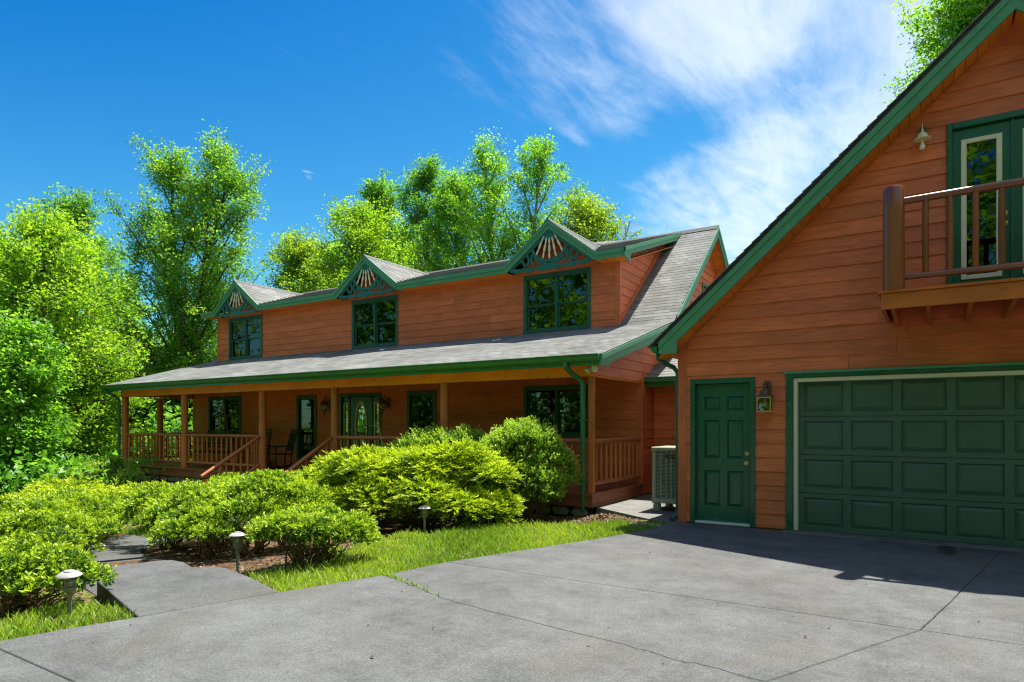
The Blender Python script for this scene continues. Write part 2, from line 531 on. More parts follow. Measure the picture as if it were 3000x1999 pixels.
class MB:
    def __init__(self):
        self.v = []
        self.f = []

    def add(self, vs, fs):
        b = len(self.v)
        self.v += [tuple(p) for p in vs]
        self.f += [tuple(b + i for i in q) for q in fs]
        return self

    HEX = [(0, 3, 2, 1), (4, 5, 6, 7), (0, 1, 5, 4), (1, 2, 6, 5), (2, 3, 7, 6), (3, 0, 4, 7)]

    def box(self, x0, x1, y0, y1, z0, z1):
        return self.add([(x0, y0, z0), (x1, y0, z0), (x1, y1, z0), (x0, y1, z0),
                         (x0, y0, z1), (x1, y0, z1), (x1, y1, z1), (x0, y1, z1)], self.HEX)

    def hexa(self, p):
        return self.add(p, self.HEX)

    def prism(self, poly, axis, c0, c1):
        """poly in the plane across the axis: x -> (y,z), y -> (x,z), z -> (x,y)"""
        def P(a, b, c):
            return {'x': (c, a, b), 'y': (a, c, b), 'z': (a, b, c)}[axis]
        n = len(poly)
        vs = [P(a, b, c0) for a, b in poly] + [P(a, b, c1) for a, b in poly]
        fs = [tuple(range(n)), tuple(range(2 * n - 1, n - 1, -1))]
        fs += [(i, i + n, (i + 1) % n + n, (i + 1) % n) for i in range(n)]
        return self.add(vs, fs)

    def tube(self, pts, rad, n=10, cap=True):
        pts = [Vector(p) for p in pts]
        if isinstance(rad, (int, float)):
            rad = [rad] * len(pts)
        base = len(self.v)
        ref = None
        for i, p in enumerate(pts):
            d = (pts[min(i + 1, len(pts) - 1)] - pts[max(i - 1, 0)]).normalized()
            if ref is None:
                ref = Vector((0, 0, 1)) if abs(d.z) < 0.9 else Vector((1, 0, 0))
            a = d.cross(ref).normalized()
            b = d.cross(a).normalized()
            ref = b.cross(d) if False else ref
            for k in range(n):
                w = 2 * math.pi * k / n
                self.v.append(tuple(p + (a * math.cos(w) + b * math.sin(w)) * rad[i]))
        for i in range(len(pts) - 1):
            for k in range(n):
                k2 = (k + 1) % n
                self.f.append((base + i * n + k, base + i * n + k2, base + (i + 1) * n + k2, base + (i + 1) * n + k))
        if cap:
            self.f.append(tuple(base + k for k in range(n - 1, -1, -1)))
            m = base + (len(pts) - 1) * n
            self.f.append(tuple(m + k for k in range(n)))
        return self

    def lathe(self, prof, c=(0, 0, 0), n=16):
        return self.tube([(c[0], c[1], c[2] + z) for r, z in prof], [r for r, z in prof], n)

    def ball(self, c, r, nu=10, nv=7, sz=1.0):
        prof = [(max(1e-4, r * math.sin(math.pi * j / nv)), -r * sz * math.cos(math.pi * j / nv)) for j in range(nv + 1)]
        return self.lathe(prof, c, nu)

    def strip(self, pts, w, axis, c0, c1):
        """a flat band of width w along 2-D points, cut out of a board"""
        L_, R_ = [], []
        n = len(pts)
        for i, (a, b) in enumerate(pts):
            p0 = pts[max(0, i - 1)]; p1 = pts[min(n - 1, i + 1)]
            da, db = p1[0] - p0[0], p1[1] - p0[1]
            m = math.hypot(da, db) or 1
            na, nb = -db / m * w / 2, da / m * w / 2
            L_.append((a + na, b + nb)); R_.append((a - na, b - nb))
        for i in range(n - 1):
            self.prism([L_[i], L_[i + 1], R_[i + 1], R_[i]], axis, c0, c1)
        return self

    def mesh(self, name, org=(0, 0, 0), smooth=False, angle=40, bevel=0.0):
        me = bpy.data.meshes.new(name)
        o = Vector(org)
        me.from_pydata([tuple(Vector(p) - o) for p in self.v], [], self.f)
        bm = bmesh.new(); bm.from_mesh(me)
        bmesh.ops.recalc_face_normals(bm, faces=bm.faces)
        if bevel:
            bmesh.ops.bevel(bm, geom=list(bm.edges), offset=bevel, segments=1, affect='EDGES', profile=0.5)
        bm.to_mesh(me); bm.free()
        if smooth:
            me.polygons.foreach_set('use_smooth', [True] * len(me.polygons))
            me.set_sharp_from_angle(angle=R(angle))
        return me


def link(name, me, mat, parent=None, loc=(0, 0, 0), rot=None, scale=None):
    o = bpy.data.objects.new(name, me)
    COL.objects.link(o)
    if mat and not me.materials:
        me.materials.append(MATS[mat])
    if parent is not None:
        o.parent = parent
    o.location = loc
    if rot: o.rotation_euler = rot
    if scale: o.scale = scale
    return o


def part(name, mb, mat, parent, smooth=False, angle=40, bevel=0.0, label=None):
    """one mesh, given in world metres, hung under a thing or a part"""
    org = ORG[root_of(parent).name]
    o = link(name, mb.mesh(name, org, smooth, angle, bevel), mat, parent)
    if label: o['label'] = label
    return o


def inst(name, me, mat, parent, wloc, rot=None, scale=None):
    org = ORG[root_of(parent).name]
    return link(name, me, mat, parent, tuple(Vector(wloc) - org), rot, scale)


def solo(name, mb, mat, label=None, cat=None, group=None, kind=None, org=None, **kw):
    """a top-level thing that is one mesh"""
    org = org or (0, 0, 0)
    o = link(name, mb.mesh(name, org, **kw), mat, None, org)
    ORG[o.name] = Vector(org)
    return tag(o, label, cat, group, kind)


def fast_mesh(name, verts, nper, var=None):
    """many small polygons of nper corners each, straight from numpy"""
    nv = len(verts); nf = nv // nper
    me = bpy.data.meshes.new(name)
    me.vertices.add(nv)
    me.vertices.foreach_set('co', np.ascontiguousarray(verts, dtype=np.float32).ravel())
    me.loops.add(nv)
    me.loops.foreach_set('vertex_index', np.arange(nv, dtype=np.int32))
    me.polygons.add(nf)
    me.polygons.foreach_set('loop_start', np.arange(0, nv, nper, dtype=np.int32))
    if var is not None:
        at = me.attributes.new('var', 'FLOAT', 'POINT')
        at.data.foreach_set('value', np.repeat(np.asarray(var, dtype=np.float32), nper))
    me.update()
    me.validate()
    return me


def unit(a):
    return a / np.maximum(1e-9, np.linalg.norm(a, axis=1, keepdims=True))


def leaves(P, N, T, L, W, fold=0.0):
    """rhombic leaves: P base points, T direction of growth, N face normals"""
    B = unit(np.cross(N, T))
    L = L[:, None]; W = W[:, None]
    v = np.empty((len(P), 4, 3))
    v[:, 0] = P
    v[:, 1] = P + T * L * 0.45 + B * W * 0.5
    v[:, 2] = P + T * L
    v[:, 3] = P + T * L * 0.45 - B * W * 0.5
    return v.reshape(-1, 3)


def wall_cells(mb, u0, u1, z0, z1, c0, c1, holes, plane='y'):
    us = sorted({u0, u1, *[h[0] for h in holes], *[h[1] for h in holes]})
    zs = sorted({z0, z1, *[h[2] for h in holes], *[h[3] for h in holes]})
    us = [u for u in us if u0 <= u <= u1]; zs = [z for z in zs if z0 <= z <= z1]
    for i in range(len(us) - 1):
        # merge vertically
        run = None
        for j in range(len(zs) - 1):
            um, zm = (us[i] + us[i + 1]) / 2, (zs[j] + zs[j + 1]) / 2
            solid = not any(h[0] < um < h[1] and h[2] < zm < h[3] for h in holes)
            if solid:
                run = (run[0], zs[j + 1]) if run else (zs[j], zs[j + 1])
            if run and (not solid or j == len(zs) - 2):
                if plane == 'y':
                    mb.box(us[i], us[i + 1], c0, c1, run[0], run[1])
                else:
                    mb.box(c0, c1, us[i], us[i + 1], run[0], run[1])
                run = None
    return mb


def siding(wall, plane, c, z0, z1, lim, holes=(), expo=0.2, seed=1, mat='siding', maxlen=3.4):
    """lapped boards, each an object of its own under its wall"""
    rg = random.Random(seed)
    z = z0
    while z < z1 - 0.02:
        zt = min(z + expo, z1)
        lo, hi = lim(z + 0.002), lim(zt - 0.002)
        z_next = zt
        if lo and hi and hi[1] - hi[0] > 0.02:
            cuts = [max(lo[0], hi[0])]
            brk = sorted({h[k] for h in holes for k in (0, 1) if h[2] < zt - 0.01 and h[3] > z + 0.01})
            a, b = min(lo[0], hi[0]), max(lo[1], hi[1])
            cuts = [a] + [q for q in brk if a < q < b] + [b]
            for i in range(len(cuts) - 1):
                p, q = cuts[i], cuts[i + 1]
                um = (p + q) / 2
                zb, ztop = z, zt
                skip = False
                for h in holes:
                    if h[0] < um < h[1] and h[2] < zt - 0.005 and h[3] > z + 0.005:
                        if h[2] <= z + 0.01 and h[3] >= zt - 0.01: skip = True
                        elif h[2] <= z + 0.01: zb = h[3]
                        elif h[3] >= zt - 0.01: ztop = h[2]
                        else: skip = True
                if skip or ztop - zb < 0.02 or q - p < 0.015:
                    continue
                segs = []
                s = p
                first = True
                while q - s > maxlen:
                    ln = rg.uniform(0.35, 1.0) * maxlen if first else maxlen * rg.uniform(0.85, 1.0)
                    first = False
                    if q - (s + ln) < 0.5: ln = (q - s) * 0.5
                    segs.append((s, s + ln)); s += ln
                segs.append((s, q))
                for k, (m, n) in enumerate(segs):
                    m0 = max(m, lo[0]) if m == a else m
                    m1 = max(m, hi[0]) if m == a else m
                    n0 = min(n, lo[1]) if n == b else n
                    n1 = min(n, hi[1]) if n == b else n
                    if k: m0 += 0.004; m1 += 0.004
                    if n1 <= m1 + 0.005: n1 = m1 + 0.005
                    wob = rg.uniform(-0.0015, 0.0015)
                    tb, tt = 0.025 + wob, 0.007
                    zz0, zz1 = zb - 0.012, ztop
                    mb = MB()
                    if plane == '-y':
                        mb.hexa([(m0, c - tb, zz0), (n0, c - tb, zz0), (n0, c + 0.002, zz0), (m0, c + 0.002, zz0),
                                 (m1, c - tt, zz1), (n1, c - tt, zz1), (n1, c + 0.002, zz1), (m1, c + 0.002, zz1)])
                    else:
                        mb.hexa([(c - 0.002, m0, zz0), (c + tb, m0, zz0), (c + tb, n0, zz0), (c - 0.002, n0, zz0),
                                 (c - 0.002, m1, zz1), (c + tt, m1, zz1), (c + tt, n1, zz1), (c - 0.002, n1, zz1)])
                    part('siding_board', mb, mat, wall)
        z = z_next


def panel_mesh(w, h, d=0.024, b1=0.014, b2=0.055, d2=0.006):
    """sunk and fielded panel facing -y, lower left corner at the origin, depth along +y"""
    mb = MB()
    rings = [(0, 0), (b1, d), (b2, d2)]
    vs = []
    for ins, dep in rings:
        vs += [(ins, dep, ins), (w - ins, dep, ins), (w - ins, dep, h - ins), (ins, dep, h - ins)]
    vs += [(0, 0.03, 0), (w, 0.03, 0), (w, 0.03, h), (0, 0.03, h)]
    fs = []
    for r in range(2):
        for k in range(4):
            k2 = (k + 1) % 4
            fs.append((r * 4 + k, r * 4 + k2, r * 4 + 4 + k2, r * 4 + 4 + k))
    fs.append((8, 9, 10, 11))
    for k in range(4):
        k2 = (k + 1) % 4
        fs.append((k2, k, 12 + k, 12 + k2))
    fs.append((12, 15, 14, 13))
    mb.add(vs, fs)
    return mb.mesh('panel')

# ------------------------------------------------------------------ ground
def drive_edge(y):
    return -5.92 + 0.285 * y


def terrain(x, y):
    d = drive_edge(min(max(y, -10), 16)) - x
    if d < 0:
        return -0.06
    z = -0.02 - 0.07 * min(d, 22) - 0.11 * max(0, min(d, 60) - 22)
    z -= 0.05 * max(0, min(1, 1 - d / 0.25)) * 0
    return z + 0.02 * math.sin(x * 1.7 + y * 0.9) * min(1, d) + 0.012 * math.sin(3.1 * y - 2.3 * x) * min(1, d)


def build_ground():
    def axis(lo, hi, step, far):
        a = list(np.arange(lo, hi + 1e-6, step))
        s = step
        q = hi
        while q < far:
            s *= 1.35; q += s; a.append(q)
        s = step; q = lo
        while q > -far:
            s *= 1.35; q -= s; a.insert(0, q)
        return a
    xs = axis(-16, -2, 0.22, 900); ys = axis(0, 13, 0.22, 900)
    nx = len(xs)
    vs = [(x, y, terrain(x, y)) for y in ys for x in xs]
    fs = [(j * nx + i, j * nx + i + 1, (j + 1) * nx + i + 1, (j + 1) * nx + i)
          for j in range(len(ys) - 1) for i in range(nx - 1)]
    me = bpy.data.meshes.new('ground')
    me.from_pydata(vs, [], fs)
    me.polygons.foreach_set('use_smooth', [True] * len(me.polygons))
    o = link('ground', me, 'ground_soil')
    tag(o, kind='structure')


build_ground()


def inset(poly, g):
    n = len(poly)
    A = sum(poly[i][0] * poly[(i + 1) % n][1] - poly[(i + 1) % n][0] * poly[i][1] for i in range(n))
    sg = 1 if A > 0 else -1
    out = []
    for i in range(n):
        p0, p, p1 = Vector(poly[i - 1]), Vector(poly[i]), Vector(poly[(i + 1) % n])
        d0 = (p - p0).normalized(); d1 = (p1 - p).normalized()
        n0 = Vector((-d0.y, d0.x)) * sg; n1 = Vector((-d1.y, d1.x)) * sg
        b = (n0 + n1)
        m = max(0.4, b.length_squared / 2)
        out.append(tuple(p + b * (g / m)))
    return out


def slab(parent, poly, z, thick, mat, gap=0.004, name='slab'):
    mb = MB()
    poly = inset(poly, gap)
    top = inset(poly, 0.006)
    n = len(poly)
    mb.add([(x, y, z - thick) for x, y in poly] + [(x, y, z - 0.006) for x, y in poly] + [(x, y, z) for x, y in top],
           [tuple(range(n - 1, -1, -1)), tuple(range(2 * n, 3 * n))] +
           [(r * n + i, r * n + (i + 1) % n, (r + 1) * n + (i + 1) % n, (r + 1) * n + i) for r in (0, 1) for i in range(n)])
    return part(name, mb, mat, parent)


EDGE = [(-7.4, -6.0), (-5.95, 0.0), (-5.40, 1.81), (-5.31, 2.22), (-5.16, 2.68), (-4.87, 3.78), (-4.57, 4.76), (-4.43, 5.575),
        (-4.21, 6.24), (-3.96, 7.0), (-3.68, 7.78), (-3.44, 8.75), (-3.36, 9.60)]


def jag(pts, amp, seed, n=5):
    rg = random.Random(seed)
    out = []
    for i in range(len(pts) - 1):
        for k in range(n):
            f = k / n
            x = pts[i][0] * (1 - f) + pts[i + 1][0] * f
            y = pts[i][1] * (1 - f) + pts[i + 1][1] * f
            if i or k:
                x += rg.uniform(-amp, amp); y += rg.uniform(-amp, amp)
            out.append((x, y))
    return out + [pts[-1]]


def build_drive():
    base = MB()
    base.prism([(-7.3, -6), (7, -6), (7, 9.8), (-3.3, 9.8), (-3.5, 8.6), (-4.4, 5.5), (-5.12, 2.7), (-5.9, 0)], 'z', -0.09, -0.022)
    d = solo('driveway', base, 'tar', kind='structure')
    CR = jag([(-4.57, 4.76), (-4.3, 4.69), (-4.09, 4.59), (-3.63, 4.43), (-3.39, 4.34), (-2.89, 4.28), (-2.1, 4.16),
              (-1.66, 4.10), (-1.33, 4.02), (-1.2, 4.04), (-0.82, 3.97)], 0.012, 3, 4)
    J1a = jag([(0.66, 9.615), (0.34, 7.87), (0.02, 6.13), (-0.09, 5.57)], 0.004, 5, 7)
    J1b = jag([(-0.09, 5.57), (-0.26, 5.2), (-0.60, 4.46), (-0.82, 3.97)], 0.005, 6, 4)
    J1c = [(-0.82, 3.97), (-1.8, 1.81)]
    M = 'drive_concrete'
    slab(d, [EDGE[7], EDGE[8], EDGE[9], EDGE[10], EDGE[11], EDGE[12], (-3.3, 9.8), (-1.8, 9.8), (-1.8, 9.615)] + J1a, 0, 0.08, M, 0.003)
    slab(d, J1a[::-1] + [(3.4, 9.615), (3.4, 9.8), (7, 9.8), (7, 5.57)], 0, 0.08, M, 0.003)
    slab(d, [EDGE[7]] + J1b + CR[::-1][1:], 0, 0.08, M, 0.003)
    slab(d, [(-0.09, 5.57), (7, 5.57), (7, 1.81), (-1.8, 1.81)] + J1b[::-1][:-1], 0, 0.08, M, 0.003)
    slab(d, CR + [(-1.8, 1.81), EDGE[2], EDGE[3], EDGE[4], EDGE[5]], 0, 0.08, M, 0.003)
    slab(d, [EDGE[2], (7, 1.81), (7, -6), EDGE[0], EDGE[1]], 0, 0.08, M, 0.003)
    slab(d, [(-1.8, 9.615), (3.4, 9.615), (3.4, 10.02), (-1.8, 10.02)], 0.006, 0.08, 'pad_concrete', 0.003)
    # dry twigs and leaf scraps lying on the concrete
    return d


DRIVE = build_drive()


def build_walk():
    base = MB()
    base.prism([(-5.25, 2.75), (-5.0, 3.7), (-6.3, 3.95), (-6.55, 3.15)], 'z', -0.3, -0.05)
    w = solo('walkway', base, 'tar', kind='structure')
    M = 'walk_concrete'
    slab(w, [(-5.165, 2.69), (-4.88, 3.78), (-5.6, 3.99), (-6.15, 4.11), (-6.34, 4.08), (-6.45, 3.95), (-6.70, 3.10)], -0.002, 0.34, M, 0.005)
    slab(w, [(-6.50, 3.05), (-6.22, 4.05), (-7.45, 4.42), (-7.70, 4.42), (-7.82, 4.30), (-8.08, 3.40)], -0.145, 0.3, M, 0.003)
    slab(w, [(-7.85, 3.32), (-7.62, 4.38), (-8.75, 4.74), (-8.95, 4.72), (-9.05, 4.58), (-9.30, 3.65)], -0.285, 0.3, M, 0.003)
    cl = [(-9.0, 4.15), (-9.9, 4.55), (-10.8, 5.25), (-11.6, 6.2), (-12.5, 7.5), (-13.3, 8.6), (-13.55, 9.6)]
    for i in range(len(cl) - 1):
        p0 = Vector(cl[max(0, i - 1)]); p1 = Vector(cl[i]); p2 = Vector(cl[i + 1]); p3 = Vector(cl[min(len(cl) - 1, i + 2)])
        n1 = (p2 - p0).normalized(); n2 = (p3 - p1).normalized()
        n1 = Vector((-n1.y, n1.x)) * 0.55; n2 = Vector((-n2.y, n2.x)) * 0.55
        q = [p1 + n1, p2 + n2, p2 - n2, p1 - n1]
        zs = [max(terrain(*p1), terrain(*(p1 + n1)), terrain(*(p1 - n1))) + 0.03] * 4
        z2 = max(terrain(*p2), terrain(*(p2 + n2)), terrain(*(p2 - n2))) + 0.03
        zs = [zs[0], z2, z2, zs[0]]
        mb = MB()
        mb.hexa([(p.x, p.y, z - 0.2) for p, z in zip(q, zs)] + [(p.x, p.y, z) for p, z in zip(q, zs)])
        part('slab', mb, M, w)


build_walk()

pad = MB()
pad.prism([(-5.25, 11.0), (-4.2, 10.28), (-3.68, 9.94), (-3.3, 9.86), (-3.3, 14.1), (-5.25, 14.1)], 'z', -0.2, -0.035)
solo('concrete_pad', pad, 'pad_concrete', kind='structure')

# ------------------------------------------------------------------ garage
GX0, GX1, GY, GC = -3.29, 4.85, 9.83, 0.78
GS = 0.89                                # rise of the garage roof
def g_top(x):                            # top of the rake board
    return 2.711 + GS * ((x if x <= GC else 2 * GC - x) + 3.476)


def build_garage():
    g = thing('garage', 'rust red garage with a green overhead door, balcony and steep gable', 'garage', (GC, GY, 0))
    # ---- shell
    od = (-1.64, 3.16, 0.0, 2.10)        # overhead door
    sd = (-3.05, -2.22, 0.0, 2.10)       # side entrance
    bd = (0.16, 1.40, 3.0, 5.18)        # balcony door
    w = MB()
    wall_cells(w, GX0, GX1, 0, 2.60, GY, GY + 0.15, [od, sd])
    wt = lambda x: g_top(x) - 0.21
    w.prism([(GX0, 2.60), (bd[0], 2.60), (bd[0], wt(bd[0])), (GX0, wt(GX0))], 'y', GY, GY + 0.15)
    w.prism([(bd[1], 2.60), (GX1, 2.60), (GX1, wt(GX1)), (bd[1], wt(bd[1]))], 'y', GY, GY + 0.15)
    w.prism([(bd[0], 2.60), (bd[1], 2.60), (bd[1], bd[2]), (bd[0], bd[2])], 'y', GY, GY + 0.15)
    w.prism([(bd[0], bd[3]), (bd[1], bd[3]), (bd[1], wt(bd[1])), (GC, wt(GC)), (bd[0], wt(bd[0]))], 'y', GY, GY + 0.15)
    wall = part('front_wall', w, 'corner_board', g)
    s = MB()
    s.box(GX0, GX0 + 0.15, GY + 0.15, 18.2, -0.1, 2.62)
    s.box(GX1 - 0.15, GX1, GY + 0.15, 18.2, -0.1, 2.62)
    part('side_wall', s, 'corner_board', g)
    s = MB(); s.prism([(GX0, -0.1), (GX1, -0.1), (GX1, 2.5), (GC, 6.2), (GX0, 2.5)], 'y', 18.2, 18.35)
    part('back_wall', s, 'corner_board', g)
    s = MB(); s.box(GX0 + 0.15, GX1 - 0.15, GY + 0.15, 18.2, 2.72, 2.86)
    part('upper_floor', s, 'interior', g)
    s = MB(); s.box(GX0 + 0.15, GX1 - 0.15, GY + 0.2, 18.2, -0.1, -0.004)
    part('floor_slab', s, 'pad_concrete', g)

    CB = 0.12
    fo, fs_, fb = (-1.75, 3.27, -1, 2.213), (-3.09, -2.18, -1, 2.157), (0.127, 1.433, 2.94, 5.215)

    def lim(z):
        a, b = GX0 + CB, GX1 - CB
        k = (z - 2.711 + 0.26) / GS - 3.476
        a = max(a, k); b = min(b, 2 * GC - k)
        return (a, b) if b - a > 0.05 else None
    siding(wall, '-y', GY, 0.03, 6.22, lim, [fo, fs_, fb], 0.2, 11)
    for x0 in (GX0, GX1 - CB):
        m = MB(); m.box(x0 - 0.012, x0 + CB, GY - 0.028, GY + 0.10, 0.0, 2.72)
        part('corner_board', m, 'corner_board', g)

    # ---- overhead door: four sections of eight fielded panels
    ov = MB()
    ov.box(-1.66, 3.18, GY + 0.13, GY + 0.145, 0.0, 2.13)
    door = part('overhead_door', ov, 'overhead_green', g)
    PW, PH = 0.494, 0.395
    pm = panel_mesh(PW, PH)
    pm.materials.append(MATS['overhead_green'])
    for r in range(4):
        z0 = r * 0.532 + 0.004
        z1 = (r + 1) * 0.532 - 0.003
        hs = [(-1.538 + 0.5862 * k, -1.538 + 0.5862 * k + PW, z0 + 0.068, z0 + 0.068 + PH) for k in range(8)]
        m = MB(); wall_cells(m, -1.64, 3.16, z0, z1, GY + 0.09, GY + 0.125, hs)
        part('door_section', m, 'overhead_green', door)
        for h in hs:
            inst('panel', pm, None, door, (h[0], GY + 0.09, h[2]))
    m = MB(); m.box(-1.62, 3.14, GY + 0.088, GY + 0.12, -0.004, 0.012)
    part('rubber_seal', m, 'unit_dark', door)
    fr = MB()
    fr.box(-1.75, -1.66, GY - 0.045, GY + 0.06, 0.0, 2.213)
    fr.box(3.18, 3.27, GY - 0.045, GY + 0.06, 0.0, 2.213)
    fr.box(-1.66, 3.18, GY - 0.045, GY + 0.06, 2.135, 2.213)
    frame = part('door_frame', fr, 'door_green', g, bevel=0.006)
    fr = MB()
    fr.box(-1.77, 3.29, GY - 0.062, GY - 0.040, 2.190, 2.222)
    part('drip_cap', fr, 'trim_green', frame)
    st = MB()
    st.box(-1.658, -1.605, GY - 0.012, GY + 0.082, 0.012, 2.13)
    st.box(3.125, 3.178, GY - 0.012, GY + 0.082, 0.012, 2.13)
    st.box(-1.605, 3.125, GY - 0.012, GY + 0.082, 2.075, 2.13)
    part('door_stop', st, 'cream', frame, bevel=0.004)

    # ---- side entrance door, six panels
    m = MB()
    X0, X1, Z0, Z1 = -3.035, -2.235, 0.045, 2.085
    cols = [(X0 + 0.115, X0 + 0.345), (X1 - 0.345, X1 - 0.115)]
    rows = [(0.27, 0.80), (0.98, 1.55), (1.69, 1.90)]
    hs = [(a, b, c, d) for a, b in cols for c, d in rows]
    wall_cells(m, X0, X1, Z0, Z1, GY + 0.05, GY + 0.09, hs)
    ed = part('entry_door', m, 'door_green', g)
    for a, b, c, d in hs:
        me = panel_mesh(b - a, d - c, 0.020, 0.014, 0.045, 0.004)
        me.materials.append(MATS['door_green'])
        inst('panel', me, None, ed, (a, GY + 0.05, c))
    m = MB()
    for z in (1.06, 0.92):
        m.tube([(X1 - 0.06, GY + 0.052, z), (X1 - 0.06, GY + 0.04, z)], 0.032, 14)
    m.tube([(X1 - 0.06, GY + 0.04, 0.92), (X1 - 0.06, GY + 0.012, 0.92), (X1 - 0.06, GY - 0.012, 0.92), (X1 - 0.06, GY - 0.024, 0.92)], [0.012, 0.014, 0.030, 0.018], 14)
    m.tube([(X1 - 0.06, GY + 0.04, 1.06), (X1 - 0.06, GY + 0.028, 1.06)], 0.018, 12)
    part('door_knob', m, 'brass', ed, smooth=True)
    m = MB()
    m.box(-3.105, -3.035, GY - 0.045, GY + 0.09, 0.0, 2.165)
    m.box(-2.235, -2.165, GY - 0.045, GY + 0.09, 0.0, 2.165)
    m.box(-3.035, -2.235, GY - 0.045, GY + 0.09, 2.09, 2.165)
    part('door_frame', m, 'door_green', g, bevel=0.006)
    m = MB(); m.box(-3.035, -2.235, GY - 0.06, GY + 0.10, 0.006, 0.042)
    part('threshold', m, 'aluminium', g, bevel=0.008)

    # ---- balcony door, two glazed leaves
    bdp = MB(); bdp.box(GC - 0.012, GC + 0.012, GY - 0.02, GY + 0.05, 3.02, 5.13)
    bdo = part('balcony_door', bdp, 'window_green', g)
    m = MB()
    m.box(0.127, 0.185, GY - 0.05, GY + 0.09, 3.0, 5.215)
    m.box(1.375, 1.433, GY - 0.05, GY + 0.09, 3.0, 5.215)
    m.box(0.185, 1.375, GY - 0.05, GY + 0.09, 5.14, 5.215)
    part('door_frame', m, 'door_green', g, bevel=0.006)
    for a, b in ((0.187, GC - 0.012), (GC + 0.012, 1.373)):
        hole = (a + 0.115, b - 0.115, 3.30, 4.97)
        m = MB(); wall_cells(m, a, b, 3.02, 5.13, GY + 0.01, GY + 0.05, [hole])
        lf = part('door_leaf', m, 'door_green', bdo)
        m = MB()
        h0, h1, h2, h3 = hole
        for q in ((h0 - 0.03, h0 + 0.028, h2 - 0.03, h3 + 0.03), (h1 - 0.028, h1 + 0.03, h2 - 0.03, h3 + 0.03)):
            m.box(q[0], q[1], GY - 0.008, GY + 0.04, q[2], q[3])
        m.box(h0 + 0.028, h1 - 0.028, GY - 0.008, GY + 0.04, h3 - 0.025, h3 + 0.03)
        m.box(h0 + 0.028, h1 - 0.028, GY - 0.008, GY + 0.04, h2 - 0.03, h2 + 0.025)
        part('glazing_bead', m, 'cream', bdo, bevel=0.005)
        m = MB(); m.box(h0 - 0.005, h1 + 0.005, GY + 0.024, GY + 0.030, h2, h3)
        part('pane', m, 'glass', bdo)
    m = MB()
    for z in (4.02, 3.90):
        m.tube([(GC - 0.07, GY + 0.012, z), (GC - 0.07, GY - 0.004, z)], 0.028, 12)
        m.tube([(GC - 0.07, GY - 0.004, z), (GC - 0.07, GY - 0.035, z), (GC - 0.07, GY - 0.05, z)], [0.012, 0.026, 0.016], 12)
    part('door_knob', m, 'brass', bdo, smooth=True)

    # ---- roof
    yb, yf = 18.7, 9.42
    rf = MB()
    for sgn in (-1, 1):
        X = lambda x: x if sgn < 0 else 2 * GC - x
        e = (-3.56, g_top(-3.56))
        a = (GC, g_top(GC))
        rf.prism([(X(e[0]), e[1] + 0.002), (X(a[0]), a[1] + 0.002), (X(a[0]), a[1] + 0.045), (X(e[0]), e[1] + 0.045)], 'y', yf, yb)
        rf.prism([(X(-3.45), g_top(-3.45) - 0.17), (GC, g_top(GC) - 0.17), (GC, g_top(GC) - 0.012), (X(-3.45), g_top(-3.45) - 0.012)], 'y', GY + 0.02, yb - 0.05)
    roof = part('roof', rf, 'tar', g)
    # courses of shingles: their butt ends make the stepped line along the rake
    sv, var = [], []
    rg = random.Random(4)
    n = Vector((-GS, 0, 1)).normalized()
    u = Vector((1, 0, GS)).normalized()
    L_ = (GC + 3.60) * math.hypot(1, GS)
    for sgn in (-1, 1):
        k = 0; s = 0.0
        while s < L_ - 0.02:
            t1 = min(s + 0.19, L_)
            y = yf - 0.018
            while y < yb:
                ln = 0.32 * rg.uniform(0.8, 1.25)
                y2 = min(y + ln - 0.006, yb)
                q = []
                for (ss, yy, th) in ((s, y, 0.050), (s, y2, 0.050), (t1, y2, 0.046), (t1, y, 0.046),
                                     (s, y, 0.068), (s, y2, 0.068), (t1, y2, 0.050), (t1, y, 0.050)):
                    p = Vector((-3.60, yy, 2.711 + GS * (-3.60 + 3.476))) + u * ss + n * th
                    if sgn > 0: p.x = 2 * GC - p.x
                    q.append(p)
                for fc in MB.HEX:
                    sv += [q[i] for i in fc]
                var += [rg.random()] * 6
                y += ln
            s += 0.145; k += 1
    me = fast_mesh('shingles', np.array([tuple(p - ORG[g.name]) for p in sv]), 4, var)
    o = link('shingles', me, 'shingle', roof); o['kind'] = 'stuff'
    # rake boards with the cut return at the eave
    for sgn in (-1, 1):
        X = lambda p: [(x if sgn < 0 else 2 * GC - x, z) for x, z in p]
        m = MB()
        m.prism(X([(-3.476, 2.711), (GC, g_top(GC)), (GC, g_top(GC) - 0.245), (-3.20, g_top(-3.20) - 0.245), (-3.20, 2.54), (-3.476, 2.54)]), 'y', 9.445, 9.48)
        rk = part('rake_board', m, 'trim_green', g)
        m = MB()
        m.prism(X([(-3.476, 2.711), (GC, g_top(GC)), (GC, g_top(GC) - 0.095), (-3.476, 2.711 - 0.095)]), 'y', 9.425, 9.447)
        part('rake_moulding', m, 'trim_green', rk)
    # soffit boards under the rake overhang
    sm = MB(); sm.box(GX0 + 0.1, GX0 + 0.2, GY - 0.02, GY + 0.01, 2.45, 2.50)
    sof = part('soffit', sm, 'corner_board', g)
    for sgn in (-1, 1):
        s = 0.0
        while s < 5.69:
            x0 = -3.48 + s * math.cos(math.atan(GS)); x1 = -3.48 + (s + 0.147) * math.cos(math.atan(GS))
            x1 = min(x1, GC)
            dz = random.uniform(-0.006, 0.006)
            p = [(x0, g_top(x0) - 0.235 + dz), (x1, g_top(x1) - 0.235 + dz), (x1, g_top(x1) - 0.215), (x0, g_top(x0) - 0.215)]
            if sgn > 0: p = [(2 * GC - x, z) for x, z in p]
            m = MB(); m.prism(p, 'y', 9.482, GY + 0.01)
            part('soffit_board', m, 'soffit_wood', sof)
            s += 0.154
